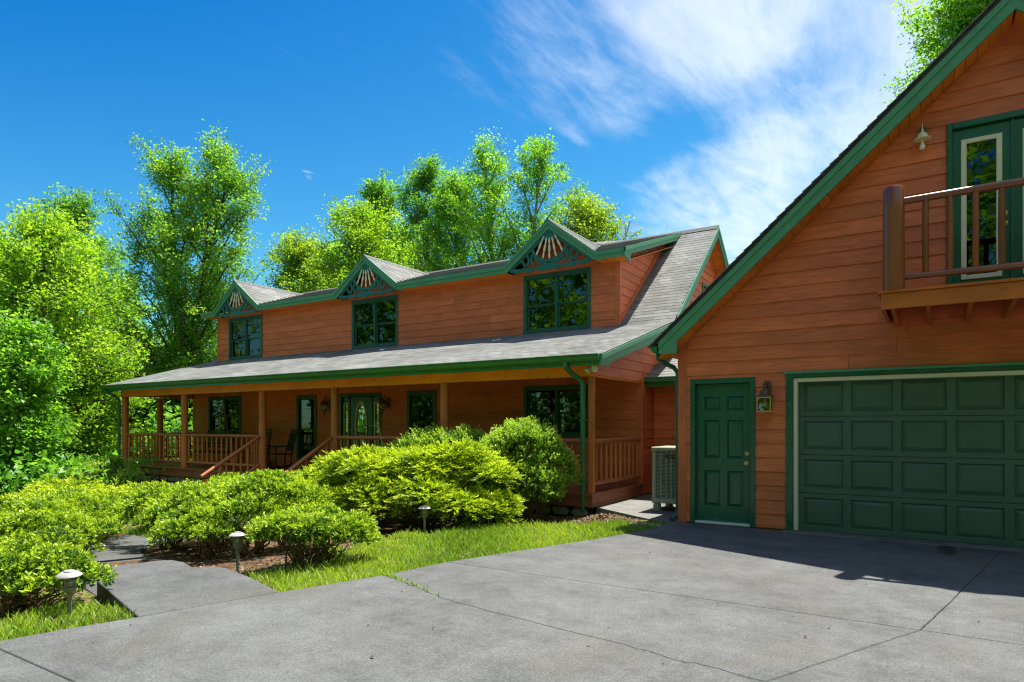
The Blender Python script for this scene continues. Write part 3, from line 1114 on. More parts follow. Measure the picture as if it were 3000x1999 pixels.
    m = MB(); m.box(-3.46, GX0, 9.48, 18.3, 2.545, 2.56)
    part('eave_soffit', m, 'soffit_wood', g)
    # gutter and downspout at the left eave
    prof = [(-3.50, 2.66), (-3.50, 2.56), (-3.555, 2.56), (-3.60, 2.60), (-3.615, 2.665), (-3.608, 2.665), (-3.595, 2.605), (-3.552, 2.568), (-3.508, 2.568), (-3.508, 2.66)]
    m = MB(); m.prism(prof, 'y', 9.44, 18.3)
    m.prism([(-3.50, 2.66), (-3.50, 2.56), (-3.555, 2.56), (-3.60, 2.60), (-3.615, 2.66)], 'y', 9.436, 9.442)
    part('gutter', m, 'gutter_green', g)
    m = MB()
    m.tube([(-3.55, 9.62, 2.56), (-3.55, 9.64, 2.50), (-3.50, 9.78, 2.43), (-3.40, 9.90, 2.37), (-3.345, 9.93, 2.28), (-3.345, 9.93, 0.16), (-3.36, 9.86, 0.06), (-3.38, 9.74, 0.035)],
           [0.036] * 8, 8)
    dp = part('downspout', m, 'window_green', g)
    for q in ((-3.55, 9.655, 2.49), (-3.53, 9.70, 2.47), (-3.505, 9.765, 2.435), (-3.47, 9.82, 2.41), (-3.43, 9.87, 2.385)):
        m = MB(); m.ball(q, 0.042, 8, 4)
        part('elbow_rib', m, 'window_green', dp)

    # ---- balcony
    BX0, BX1, BYF = -0.515, 2.075, 8.54
    m = MB()
    for i in range(9):
        y0 = BYF - 0.03 + i * 0.1465
        m.box(BX0 - 0.03, BX1 + 0.03, y0, y0 + 0.142, 2.968, 2.998)
    bal = part('balcony', m, 'stained_board', g)
    m = MB()
    m.box(BX0, BX1, BYF, BYF + 0.04, 2.79, 2.966)
    part('fascia_board', m, 'stained_board', bal, bevel=0.004)
    m = MB(); m.box(BX0, BX0 + 0.04, BYF + 0.042, GY - 0.022, 2.795, 2.966); part('fascia_board', m, 'stained_board', bal)
    m = MB(); m.box(BX1 - 0.04, BX1, BYF + 0.042, GY - 0.022, 2.795, 2.966); part('fascia_board', m, 'stained_board', bal)
    for x in (-0.40, -0.06, 0.33, 0.71, 1.09, 1.47, 1.90):
        m = MB(); m.prism([(BYF + 0.045, 2.965), (GY - 0.022, 2.965), (GY - 0.022, 2.75), (BYF + 0.045, 2.785)], 'x', x - 0.02, x + 0.02)
        part('joist', m, 'stained_board', bal)
    pm_ = MB(); pm_.lathe([(0.112, 0), (0.110, 0.4), (0.108, 0.9), (0.109, 1.145), (0.095, 1.172)], n=20)
    pme = pm_.mesh('post', smooth=True, angle=30); pme.materials.append(MATS['stained_log'])
    YR = BYF + 0.06
    for x in (-0.39, 1.95):
        inst('post', pme, None, bal, (x, YR, 2.998))
    m = MB(); m.tube([(-0.29, YR, 4.000), (0.6, YR, 4.006), (1.85, YR, 4.000)], [0.040, 0.044, 0.040], 14); part('top_rail', m, 'stained_rail', bal, smooth=True)
    m = MB(); m.tube([(-0.29, YR, 3.145), (0.8, YR, 3.14), (1.85, YR, 3.145)], [0.034, 0.036, 0.034], 14); part('bottom_rail', m, 'stained_rail', bal, smooth=True)
    bm_ = MB(); bm_.lathe([(0.028, 0), (0.032, 0.1), (0.033, 0.5), (0.031, 0.78), (0.027, 0.84)], n=12)
    bme = bm_.mesh('baluster', smooth=True, angle=30); bme.materials.append(MATS['stained_log'])
    for k in range(8):
        inst('baluster', bme, None, bal, (-0.085 + 0.2265 * k, YR, 3.155), (0, 0, k))
    for x in (-0.39, 1.95):
        m = MB(); m.tube([(x, YR + 0.09, 4.0), (x, GY - 0.02, 4.0)], 0.040, 12); part('side_rail', m, 'stained_rail', bal, smooth=True)
        m = MB(); m.tube([(x, YR + 0.09, 3.145), (x, GY - 0.02, 3.145)], 0.034, 12); part('side_rail', m, 'stained_rail', bal, smooth=True)
        for k in range(4):
            inst('baluster', bme, None, bal, (x, YR + 0.28 + 0.22 * k, 3.155), (0, 0, k))
    return g


GARAGE = build_garage()


def coach_lantern(name, label, loc, s, group=None, cream_top=False):
    """square glass lantern on a short arm, bare bulb inside; loc on the wall"""
    x, y, z = loc
    t = thing(name, label, 'lantern', loc, group)
    P = lambda a, b, c: (x + a * s, y + b * s, z + c * s)
    m = MB(); m.prism([(x - 0.05 * s, z + 0.06 * s), (x + 0.05 * s, z + 0.06 * s), (x + 0.05 * s, z + 0.20 * s), (x + 0.03 * s, z + 0.235 * s), (x - 0.03 * s, z + 0.235 * s), (x - 0.05 * s, z + 0.20 * s)], 'y', y - 0.02 * s, y)
    part('back_plate', m, 'lamp_bronze', t)
    m = MB(); m.tube([P(0, -0.015, 0.15), P(0, -0.07, 0.20), P(0, -0.12, 0.19), P(0, -0.125, 0.13)], 0.011 * s, 8)
    part('arm', m, 'lamp_bronze', t, smooth=True)
    m = MB(); m.lathe([(0.105 * s, 0.0), (0.10 * s, 0.012 * s), (0.066 * s, 0.03 * s), (0.058 * s, 0.07 * s), (0.03 * s, 0.095 * s), (0.012 * s, 0.11 * s), (0.017 * s, 0.125 * s), (0.006 * s, 0.15 * s), (0.003 * s, 0.21 * s)], P(0, -0.125, 0.03), 12)
    part('cap', m, 'cream' if cream_top else 'lamp_bronze', t, smooth=True, angle=35)
    if not cream_top:
        m = MB(); w = 0.078
        for a in (-w, w):
            for b in (-w, w):
                m.box(*sorted((x + (a - 0.006) * s, x + (a + 0.006) * s)), y + (-0.125 + b - 0.006) * s, y + (-0.125 + b + 0.006) * s, z - 0.155 * s, z + 0.03 * s)
        for zz in (-0.155, 0.018):
            for b in (-w, w):
                m.box(x - 0.084 * s, x + 0.084 * s, y + (-0.125 + b - 0.007) * s, y + (-0.125 + b + 0.007) * s, z + (zz - 0.007) * s, z + (zz + 0.008) * s)
                m.box(x + (b - 0.007) * s, x + (b + 0.007) * s, y + (-0.205) * s, y + (-0.045) * s, z + (zz - 0.0072) * s, z + (zz + 0.0078) * s)
        part('cage', m, 'lamp_brass', t)
        m = MB()
        for b in (-0.073, 0.073):
            m.box(x - 0.07 * s, x + 0.07 * s, y + (-0.125 + b - 0.001) * s, y + (-0.125 + b + 0.001) * s, z - 0.148 * s, z + 0.012 * s)
            m.box(x + (b - 0.001) * s, x + (b + 0.001) * s, y - 0.195 * s, y - 0.055 * s, z - 0.148 * s, z + 0.012 * s)
        part('pane', m, 'clear_glass', t)
    m = MB(); m.lathe([(0.014 * s, 0.02 * s), (0.016 * s, -0.03 * s), (0.024 * s, -0.05 * s), (0.036 * s, -0.085 * s), (0.030 * s, -0.11 * s), (0.012 * s, -0.125 * s)], P(0, -0.125, 0.02), 12)
    part('bulb', m, 'bulb_white', t, smooth=True)
    return t


coach_lantern('wall_lantern', 'square glass and bronze lantern beside the green garage entry door', (-2.00, 9.80, 1.84), 1.12)
coach_lantern('wall_lantern', 'bare bulb lantern without glass beside the balcony door', (-0.13, 9.80, 5.02), 0.95, None, True)

# ------------------------------------------------------------------ house
HX0, HX1 = -21.95, -5.28                 # side walls
HY = 13.36                               # wall behind the porch
RX0, RX1 = -22.42, -4.93                 # roof edges
DX0, DX1, DY = -22.12, -6.27, 14.40      # long dormer
EY, EZ = 10.55, 2.725                     # porch eave
KY, KZ = 14.35, 3.80                     # where the roof steepens
AY, AZ = 17.96, 6.84                     # ridge
BY, BZ = 22.95, 2.70
SL1 = (KZ - EZ) / (KY - EY)
SL2 = (AZ - KZ) / (AY - KY)
DEY, DEZ = 13.98, 5.54                   # dormer eave
SLD = (AZ - DEZ) / (AY - DEY)
PY = 11.0                                # porch front
DECK = 0.215
GAB = (-20.48, -14.20, -7.95)            # centres of the three gablets and windows
POSTX = (-21.88, -18.54, -14.93, -12.18, -8.80)


def roof_z(y):
    if y < KY: return EZ + SL1 * (y - EY)
    if y < AY: return KZ + SL2 * (y - KY)
    return AZ + (BZ - AZ) / (BY - AY) * (y - AY)


def window(house, x0, x1, z0, z1, c, units=2, mat='window_green', casing=0.085, meet=True, plane='-y'):
    """casing proud of the siding, one double-hung sash pair and panes per unit"""
    def bx(mb, a0, a1, d0, d1, q0, q1):
        if plane == '-y': mb.box(a0, a1, c + d0, c + d1, q0, q1)
        else: mb.box(c - d1, c - d0, a0, a1, q0, q1)
    m = MB()
    bx(m, x0, x0 + casing, -0.045, 0.10, z0, z1)
    bx(m, x1 - casing, x1, -0.045, 0.10, z0, z1)
    bx(m, x0 + casing, x1 - casing, -0.045, 0.10, z1 - casing, z1)
    bx(m, x0 + casing, x1 - casing, -0.050, 0.10, z0, z0 + casing * 0.8)
    w = part('window', m, mat, house, bevel=0.005)
    iw = (x1 - x0 - 2 * casing)
    mul = 0.05
    uw = (iw - mul * (units - 1)) / units
    for k in range(units):
        a = x0 + casing + k * (uw + mul); b = a + uw
        zb, zt = z0 + casing * 0.8, z1 - casing
        zm = zb + (zt - zb) * 0.47
        if k:
            m = MB(); bx(m, a - mul, a, -0.025, 0.10, zb, zt); part('mullion', m, mat, w)
        s = 0.035
        m = MB()
        bx(m, a, a + s, 0.0, 0.04, zm, zt); bx(m, b - s, b, 0.0, 0.04, zm, zt)
        bx(m, a + s, b - s, 0.0, 0.04, zt - s, zt); bx(m, a + s, b - s, 0.0, 0.04, zm, zm + 0.022)
        part('upper_sash', m, mat, w)
        m = MB()
        bx(m, a, a + s + 0.012, 0.042, 0.08, zb, zm); bx(m, b - s - 0.012, b, 0.042, 0.08, zb, zm)
        bx(m, a + s + 0.012, b - s - 0.012, 0.042, 0.08, zb, zb + 0.05); bx(m, a + s + 0.012, b - s - 0.012, 0.042, 0.08, zm - 0.028, zm + 0.02)
        part('lower_sash', m, mat, w)
        m = MB(); bx(m, a + s - 0.005, b - s + 0.005, 0.018, 0.023, zm + 0.01, zt - s + 0.005); part('pane', m, 'glass', w)
        m = MB(); bx(m, a + s, b - s, 0.060, 0.065, zb + 0.04, zm - 0.02); part('pane', m, 'glass', w)
    return w


def build_house():
    h = thing('house', 'long rust red house with a full front porch and three gabled dormer windows', 'house', (-13.6, HY, 0))
    # ---- walls
    winA = (-21.03, -19.22, 1.20, 2.43); winB = (-16.45, -15.56, 0.42, 2.38); dr = (-14.56, -12.92, DECK, 2.37)
    winC = (-11.96, -10.95, 0.42, 2.39); winD = (-8.25, -6.48, 1.20, 2.40)
    sh = lambda q, d=0.03: (q[0] + d, q[1] - d, q[2] + d, q[3] - d)
    m = MB()
    wall_cells(m, HX0, HX1, -1.4, 3.30, HY, HY + 0.14, [sh(winA), sh(winB), (dr[0] + 0.03, dr[1] - 0.03, dr[2], dr[3] - 0.03), sh(winC), sh(winD)])
    fw = part('front_wall', m, 'corner_board', h)
    siding(fw, '-y', HY, DECK + 0.01, 2.62, lambda z: (HX0 + 0.1, HX1 - 0.1), [winA, winB, dr, winC, winD], 0.2, 21)
    m = MB(); m.box(HX0 - 0.02, HX0 + 0.1, HY - 0.03, HY + 0.12, DECK, 2.62); part('corner_board', m, 'corner_board', h)
    m = MB(); m.box(HX1 - 0.11, HX1 + 0.025, HY - 0.03, HY + 0.12, -0.1, 2.62); part('corner_board', m, 'corner_board', h)
    # dormer front
    dw = [(g - 0.955, g + 0.955, 3.82, 5.30) for g in GAB]
    m = MB(); wall_cells(m, DX0, DX1, 3.2, 5.42, DY, DY + 0.14, [sh(q) for q in dw])
    for g in GAB:
        m.prism([(g - 1.12, 5.42), (g + 1.12, 5.42), (g, 6.36)], 'y', DY, DY + 0.14)
    dwall = part('dormer_wall', m, 'corner_board', h)
    siding(dwall, '-y', DY, 3.80, 5.42, lambda z: (DX0 + 0.09, DX1 - 0.09), dw, 0.205, 31)
    for g in GAB:
        siding(dwall, '-y', DY, 5.42, 6.30, lambda z, g=g: (g - (6.36 - z) * 1.19, g + (6.36 - z) * 1.19) if z < 6.3 else None, [], 0.2, 33)
    for a in (DX0, DX1 - 0.09):
        m = MB(); m.box(a - 0.004, a + 0.094, DY - 0.028, DY + 0.10, 3.7, 5.42); part('corner_board', m, 'corner_board', h)
    # dormer right cheek
    zr = lambda y: roof_z(y)
    zd = lambda y: DEZ + SLD * (y - DEY) - 0.14
    m = MB()
    m.prism([(DY + 0.1, 3.6), (AY - 0.05, AZ - 0.25), (AY - 0.05, zd(AY - 0.05)), (DY + 0.1, zd(DY + 0.1))], 'x', DX1 - 0.14, DX1)
    ck = part('dormer_cheek', m, 'corner_board', h)

    def lim_ck(z):
        y1 = KY + (z - KZ) / SL2
        y0 = max(DY + 0.02, DEY + (z + 0.14 - DEZ) / SLD)
        return (y0, y1) if y1 - y0 > 0.05 else None
    siding(ck, '+x', DX1, 3.98, 6.6, lim_ck, [], 0.205, 41)
    m = MB(); m.box(DX1 - 0.1, DX1 + 0.03, DY - 0.026, DY + 0.075, 3.8, 5.45); part('corner_board', m, 'corner_board', h)
    m = MB()
    m.prism([(14.5, roof_z(14.5) + 0.02), (AY - 0.4, roof_z(AY - 0.4) + 0.02), (AY - 0.4, roof_z(AY - 0.4) + 0.15), (14.5, roof_z(14.5) + 0.15)], 'x', DX1 + 0.004, DX1 + 0.045)
    part('roof_trim', m, 'corner_board', h)
    # left cheek, back and floors
    m = MB()
    m.prism([(DY + 0.14, 3.6), (AY - 0.05, AZ - 0.25), (DY + 0.14, zd(DY + 0.1))], 'x', DX0, DX0 + 0.14)
    part('dormer_cheek', m, 'corner_board', h)
    bw = [(-14.25, -13.15, 0.95, 2.05), (-14.25, -13.2, 2.32, 2.52), (-12.70, -12.05, 0.95, 2.05), (-13.0, -12.0, 2.32, 2.52), (-11.3, -9.6, 0.9, 2.1)]
    m = MB(); wall_cells(m, HX0, HX1, -1.4, 2.9, 22.4, 22.54, bw); part('back_wall', m, 'corner_board', h)
    m = MB()
    for q in bw:
        for i in range(1, 3):
            m.box(q[0] + (q[1] - q[0]) * i / 3 - 0.012, q[0] + (q[1] - q[0]) * i / 3 + 0.012, 22.45, 22.48, q[2], q[3])
        for i in range(1, 5 if q[3] - q[2] > 0.5 else 2):
            m.box(q[0], q[1], 22.452, 22.478, q[2] + (q[3] - q[2]) * i / 5 - 0.008, q[2] + (q[3] - q[2]) * i / 5 + 0.008)
    part('window_bars', m, 'black_wood', h)
    m = MB(); m.box(HX0, HX1, HY + 0.14, 22.4, 0.05, 0.2); part('floor', m, 'interior', h)
    m = MB(); m.box(HX0, HX1, HY + 0.14, 22.4, 2.66, 2.8); part('ceiling', m, 'interior', h)
    m = MB(); m.box(-9.9, -9.8, HY + 0.14, 17.5, 0.2, 2.66); m.box(-15.0, -14.9, HY + 0.14, 22.4, 0.2, 2.66); part('partition', m, 'interior', h)
    m = MB(); m.box(DX0 + .2, DX1 - .2, 16.6, 16.7, 2.8, 6.2); part('partition', m, 'interior', h)

    # right gable wall, closing the end of the porch too
    m = MB()
    u = lambda y: roof_z(y) - 0.16
    m.prism([(HY + 0.14, -0.4), (22.4, -0.4), (22.4, u(22.4)), (AY, u(AY)), (KY, u(KY)), (10.95, u(10.95)), (10.95, 2.40), (HY + 0.14, 2.40)], 'x', HX1 - 0.14, HX1)
    gw = part('gable_wall', m, 'corner_board', h)

    def lim_g(z):
        y0 = HY + 0.13 if z < 2.405 else 10.95
        if z > u(10.95): y0 = EY + (z + 0.16 - EZ) / SL1
        if z > u(KY): y0 = KY + (z + 0.16 - KZ) / SL2
        y1 = 22.4 if z < u(22.4) else AY + (AZ - 0.16 - z) / ((AZ - BZ) / (BY - AY))
        return (y0, y1) if y1 - y0 > 0.05 else None
    gwin = (17.62, 18.42, 4.30, 5.32)
    siding(gw, '+x', HX1, 0.0, 2.40, lim_g, [], 0.2, 50, maxlen=4.2)
    siding(gw, '+x', HX1, 2.415, 6.6, lim_g, [gwin], 0.203, 51, maxlen=4.2)
    window(h, *gwin, HX1, 1, plane='+x')
    m = MB(); m.prism([(HY + 0.14, -1.4), (22.4, -1.4), (22.4, u(22.4)), (AY, u(AY)), (KY, u(KY)), (11.2, u(11.2)), (11.2, 2.62), (HY + 0.14, 2.62)], 'x', HX0, HX0 + 0.14)
    part('gable_wall', m, 'corner_board', h)

    # ---- windows
    for q in dw: window(h, *q, DY, 2)
    window(h, *winA, HY, 2); window(h, *winB, HY, 1, casing=0.10); window(h, *winC, HY, 1, casing=0.10); window(h, *winD, HY, 2)

    # ---- front door with sidelights and an oval light
    m = MB()
    a, b, zt = dr[0], dr[1], dr[3]
    m.box(a, a + 0.07, HY - 0.045, HY + 0.1, DECK, zt); m.box(b - 0.07, b, HY - 0.045, HY + 0.1, DECK, zt)
    m.box(a + 0.07, b - 0.07, HY - 0.045, HY + 0.1, zt - 0.08, zt)
    fd = part('front_door', m, 'door_green', h, bevel=0.005)
    cx = (a + b) / 2
    lz0, lz1 = DECK + 0.02, zt - 0.085
    oc, orx, orz = (cx, 1.42), 0.205, 0.70
    # leaf cut round the oval
    N = 40
    el = lambda k, gx, gz: (oc[0] + (orx + gx) * math.cos(2 * math.pi * k / N), oc[1] + (orz + gz) * math.sin(2 * math.pi * k / N))
    x0, x1 = cx - 0.43, cx + 0.43
    m = MB()
    def rim(k):
        c, s = math.cos(2 * math.pi * k / N), math.sin(2 * math.pi * k / N)
        f = min((x1 - oc[0]) / max(1e-6, abs(c)), ((lz1 - oc[1]) if s > 0 else (oc[1] - lz0)) / max(1e-6, abs(s)))
        return (oc[0] + f * c, oc[1] + f * s)
    for k in range(N):
        m.prism([el(k, 0, 0), el(k + 1, 0, 0), rim(k + 1), rim(k)], 'y', HY + 0.03, HY + 0.07)
    part('door_leaf', m, 'door_green', fd)
    m = MB()
    for k in range(N):
        m.prism([el(k, -0.005, -0.005), el(k + 1, -0.005, -0.005), el(k + 1, 0.035, 0.04), el(k, 0.035, 0.04)], 'y', HY + 0.012, HY + 0.05)
    part('oval_moulding', m, 'cream', fd)
    m = MB(); m.prism([el(k, 0, 0) for k in range(N)], 'y', HY + 0.045, HY + 0.05)
    part('oval_pane', m, 'door_glass', fd)
    m = MB()
    for i in range(7):
        xx = oc[0] - 0.15 + i * 0.05
        zz = 0.55 * math.sqrt(max(0, 1 - ((xx - oc[0]) / orx) ** 2))
        m.tube([(xx, HY + 0.043, oc[1] - zz), (xx + 0.02 * math.sin(i * 2.1), HY + 0.043, oc[1]), (xx, HY + 0.043, oc[1] + zz)], 0.004, 5)
    part('leaded_lines', m, 'aluminium', fd)
    for s in (-1, 1):
        q0 = cx + s * 0.47; q1 = cx + s * 0.75
        p0, p1 = min(q0, q1), max(q0, q1)
        m = MB(); wall_cells(m, p0, p1, lz0, lz1, HY + 0.02, HY + 0.07, [(p0 + 0.08, p1 - 0.06, 0.45, 2.08)])
        part('sidelight', m, 'door_green', fd)
        m = MB(); wall_cells(m, p0 + 0.055, p1 - 0.035, 0.42, 2.11, HY + 0.008, HY + 0.06, [(p0 + 0.085, p1 - 0.065, 0.45, 2.08)])
        part('sidelight_moulding', m, 'cream', fd)
        m = MB(); m.box(p0 + 0.08, p1 - 0.06, HY + 0.045, HY + 0.05, 0.45, 2.08); part('sidelight_pane', m, 'door_glass', fd)
    m = MB(); m.tube([(x0 + 0.07, HY + 0.03, 1.15), (x0 + 0.07, HY - 0.03, 1.15)], [0.03, 0.025], 10); m.tube([(x0 + 0.07, HY + 0.0, 1.32), (x0 + 0.07, HY + 0.03, 1.32)], 0.025, 10)
    part('door_knob', m, 'brass', fd, smooth=True)

    # ---- roof
    th = 0.13
    m = MB()
    full = [(EY, EZ), (KY, KZ), (AY, AZ), (BY, BZ), (BY, BZ - th), (AY, AZ - th * 1.25), (KY, KZ - th), (EY, EZ - th * 0.8)]
    m.prism(full, 'x', DX1 - 0.10, RX1)
    m.prism(full, 'x', RX0, DX0 + 0.10)
    m.prism([(EY, EZ), (DY + 0.1, roof_z(KY)), (DY + 0.1, KZ - th), (EY, EZ - th * 0.8)], 'x', DX0 + 0.1, DX1 - 0.1)
    m.prism([(AY, AZ), (BY, BZ), (BY, BZ - th), (AY, AZ - th)], 'x', DX0 + 0.1, DX1 - 0.1)
    roof = part('roof', m, 'tar', h)
    m = MB()
    GH, GW = 0.955, 1.25
    cut = [DX0 - 0.40] + [q for g in GAB for q in (g - GW + 0.03, g + GW - 0.03)] + [DX1 + 0.34]
    for k in range(len(cut) - 1):
        ya = DEY if k % 2 == 0 else DY + 0.16
        za = DEZ + SLD * (ya - DEY)
        m.prism([(ya, za), (AY + 0.05, AZ + 0.015), (AY + 0.05, AZ - 0.12), (ya, za - 0.10)], 'x', cut[k], cut[k + 1])
    droof = part('dormer_roof', m, 'tar', h)
    gl = []
    for g in GAB:
        m = MB()
        yR = DEY + (GH) / SLD
        for s in (-1, 1):
            A_, L_, R_ = Vector((g, DEY - 0.02, DEZ + GH)), Vector((g + s * GW, DEY - 0.02, DEZ)), Vector((g, yR, DEZ + GH))
            d = Vector((0, 0, 0.05))
            m.add([A_, L_, R_, A_ - d, L_ - d, R_ - d], [(0, 1, 2), (3, 5, 4), (0, 3, 4, 1), (1, 4, 5, 2), (2, 5, 3, 0)])
        gl.append(part('gablet_roof', m, 'tar', h))

    # shingles: every tab is a thin wedge; the 300 that show largest are parts of their own
    rg = random.Random(12)
    tabs = []
    def tab(P, U, V, Nn, a, b, s0, s1, par):
        q = []
        for (uu, ss, t0) in ((a, s0, 0.003), (b, s0, 0.003), (b, s1, 0.002), (a, s1, 0.002),
                             (a, s0, 0.010), (b, s0, 0.010), (b, s1, 0.004), (a, s1, 0.004)):
            q.append(P + U * uu + V * ss + Nn * t0)
        tabs.append((q, rg.random(), par))
    def field(P, U, V, wd, ln, par, lim=None, expo=0.14, tabw=0.31):
        Nn = U.cross(V).normalized()
        if Nn.z < 0: Nn = -Nn
        s = 0.0
        while s < ln - 0.03:
            s1 = min(s + expo * 1.28, ln)
            lo, hi = (0, wd) if lim is None else lim(s)
            a = lo
            off = rg.uniform(0.1, 1)
            while a < hi - 0.02:
                b = min(a + tabw * rg.choice((0.7, 1.0, 1.25)) * (off if a == lo else 1), hi)
                pc = P + U * ((a + b) / 2) + V * s
                if par != droof or not any(abs(pc.x - g) < GW * (1 - (pc.y - DEY) / (GH / SLD)) - 0.05 for g in GAB):
                    tab(P, U, V, Nn, a + 0.002, b - 0.002, s, s1, par)
                a = b
            s += expo
    vx = Vector((1, 0, 0))
    v1 = Vector((0, KY - EY, KZ - EZ)).normalized(); l1 = math.hypot(KY - EY, KZ - EZ)
    v2 = Vector((0, AY - KY, AZ - KZ)).normalized(); l2 = math.hypot(AY - KY, AZ - KZ)
    vd = Vector((0, AY - DEY, AZ - DEZ)).normalized(); ld = math.hypot(AY - DEY, AZ - DEZ)
    field(Vector((RX0 - 0.02, EY - 0.02, EZ)), vx, v1, RX1 - RX0 + 0.04, l1 + 0.03, roof)
    field(Vector((DX1 + 0.02, KY, KZ)), vx, v2, RX1 - DX1, l2, roof)
    field(Vector((RX0 - 0.02, KY, KZ)), vx, v2, DX0 - RX0 + 0.02, l2, roof)
    # dormer shed roof, left open under the gablets
    field(Vector((DX0 - 0.42, DEY - 0.02, DEZ)), vx, vd, DX1 - DX0 + 0.78, ld, droof)
    for g, par in zip(GAB, gl):
        yl = GH / SLD
        for s in (-1, 1):
            L_ = Vector((g + s * GW, DEY - 0.04, DEZ + 0.0))
            V = Vector((-s * GW, 0, GH)).normalized(); ln = math.hypot(GW, GH)
            field(L_, Vector((0, 1, 0)), V, yl, ln, par, lambda ss, ln=ln, yl=yl: (0, max(0.06, yl * min(1, (ss + 0.07) / ln))))
    cz = Vector((0, 0, 1.48))
    fwd = Vector((-math.sin(R(32.8)), math.cos(R(32.8)), 0))
    def size(tb):
        c = sum(tb[0], Vector()) / 8 - cz
        dep = c.dot(fwd)
        nrm = (tb[0][5] - tb[0][4]).cross(tb[0][7] - tb[0][4]).normalized()
        return (tb[0][5] - tb[0][4]).length * abs(nrm.dot(c.normalized())) / dep ** 2
    tabs.sort(key=size, reverse=True)
    org = ORG[h.name]
    for q, r_, par in tabs[:295]:
        me = fast_mesh('shingle', np.array([tuple(q[i] - org) for fc in MB.HEX for i in fc]), 4, [r_] * 6)
        link('shingle', me, 'shingle', par)
    for par in {t[2] for t in tabs}:
        rest = [t for t in tabs[295:] if t[2] == par]
        if not rest: continue
        me = fast_mesh('shingles', np.array([tuple(q[i] - org) for q, r_, p_ in rest for fc in MB.HEX for i in fc]), 4,
                       np.repeat([t[1] for t in rest], 6))
        o = link('shingles', me, 'shingle', par); o['kind'] = 'stuff'
    # ridge caps
    m = MB()
    for g in GAB:
        m.prism([(g - 0.10, DEZ + GH - 0.055), (g, DEZ + GH + 0.035), (g + 0.10, DEZ + GH - 0.055), (g, DEZ + GH + 0.01)], 'y', DEY - 0.06, DEY + GH / SLD + 0.05)
    m.prism([(AY - 0.12, AZ - 0.07), (AY, AZ + 0.055), (AY + 0.12, AZ - 0.07), (AY, AZ + 0.02)], 'x', RX0 - 0.02, RX1 + 0.02)
    part('ridge_cap', m, 'shingle', h)

    # ---- fascias, rakes
    def rake(xa, xb):
        m = MB()
        m.prism([(EY - 0.02, EZ - 0.02), (KY + 0.03, KZ - 0.015), (AY, AZ - 0.01), (BY, BZ - 0.01), (BY, BZ - 0.22), (AY, AZ - 0.27), (KY + 0.08, KZ - 0.24), (EY + 0.32, EZ + SL1 * 0.32 - 0.22), (EY + 0.32, EZ - 0.20), (EY - 0.02, EZ - 0.20)], 'x', xa, xb)
        return m
    rk = part('rake_board', rake(RX1 - 0.03, RX1 + 0.012), 'trim_green', h)
    m = MB()
    m.prism([(EY - 0.02, EZ - 0.01), (KY + 0.03, KZ - 0.005), (AY, AZ), (BY, BZ), (BY, BZ - 0.08), (AY, AZ - 0.10), (KY + 0.03, KZ - 0.09), (EY - 0.02, EZ - 0.09)], 'x', RX1 + 0.012, RX1 + 0.032)
    part('rake_moulding', m, 'trim_green', rk)
    part('rake_board', rake(RX0 - 0.012, RX0 + 0.03), 'trim_green', h)
    # wooden soffit boards under the right rake
    m = MB(); m.box(HX1, HX1 + 0.02, 12.0, 12.1, 3.0, 3.02)
    sof = part('soffit', m, 'soffit_wood', h)
    for (ya, yb) in ((11.0, KY), (KY, AY), (AY, 22.3)):
        L_ = math.hypot(yb - ya, roof_z(yb) - roof_z(ya)); n = int(L_ / 0.145)
        for k in range(n):
            y0 = ya + (yb - ya) * k / n; y1 = ya + (yb - ya) * (k + 0.98) / n
            z0, z1 = roof_z(y0) - 0.165, roof_z(y1) - 0.165
            m = MB(); m.prism([(y0, z0), (y1, z1), (y1, z1 - 0.014), (y0, z0 - 0.014)], 'x', HX1 - 0.01, RX1 - 0.032)
            part('soffit_board', m, 'soffit_wood', sof)
    # porch fascia, gutter
    m = MB(); m.box(RX0 + 0.05, RX1 - 0.04, EY + 0.0, EY + 0.03, EZ - 0.19, EZ - 0.02)
    part('fascia_board', m, 'gutter_green', h)
    gp = [(EY - 0.002, EZ + 0.0), (EY - 0.002, EZ - 0.115), (EY - 0.06, EZ - 0.115), (EY - 0.085, EZ - 0.085), (EY - 0.10, EZ - 0.03), (EY - 0.118, EZ - 0.012), (EY - 0.118, EZ + 0.008), (EY - 0.108, EZ + 0.008), (EY - 0.092, EZ - 0.03), (EY - 0.075, EZ - 0.08), (EY - 0.058, EZ - 0.105), (EY - 0.012, EZ - 0.105), (EY - 0.012, EZ)]
    m = MB(); m.prism(gp, 'x', RX0 - 0.02, RX1 - 0.02)
    for xa in (RX0 - 0.024, RX1 - 0.020):
        m.prism([(EY, EZ), (EY, EZ - 0.115), (EY - 0.06, EZ - 0.115), (EY - 0.085, EZ - 0.085), (EY - 0.10, EZ - 0.03), (EY - 0.118, EZ - 0.012), (EY - 0.118, EZ)], 'x', xa, xa + 0.004)
    part('gutter', m, 'gutter_green', h)
    for pts in ([(-5.62, EY - 0.05, EZ - 0.11), (-5.62, EY - 0.05, EZ - 0.18), (-5.58, EY + 0.10, EZ - 0.30), (-5.48, PY - 0.17, EZ - 0.42), (-5.45, PY - 0.13, EZ - 0.50), (-5.45, PY - 0.13, -0.10)],
                [(-22.15, EY - 0.05, EZ - 0.11), (-22.15, EY - 0.05, EZ - 0.18), (-22.05, EY + 0.15, EZ - 0.30), (-22.0, PY - 0.17, EZ - 0.40), (-22.0, PY - 0.14, EZ - 0.48), (-22.0, PY - 0.14, -1.2)]):
        m = MB(); m.tube(pts, 0.048, 8); dp = part('downspout', m, 'gutter_green', h)
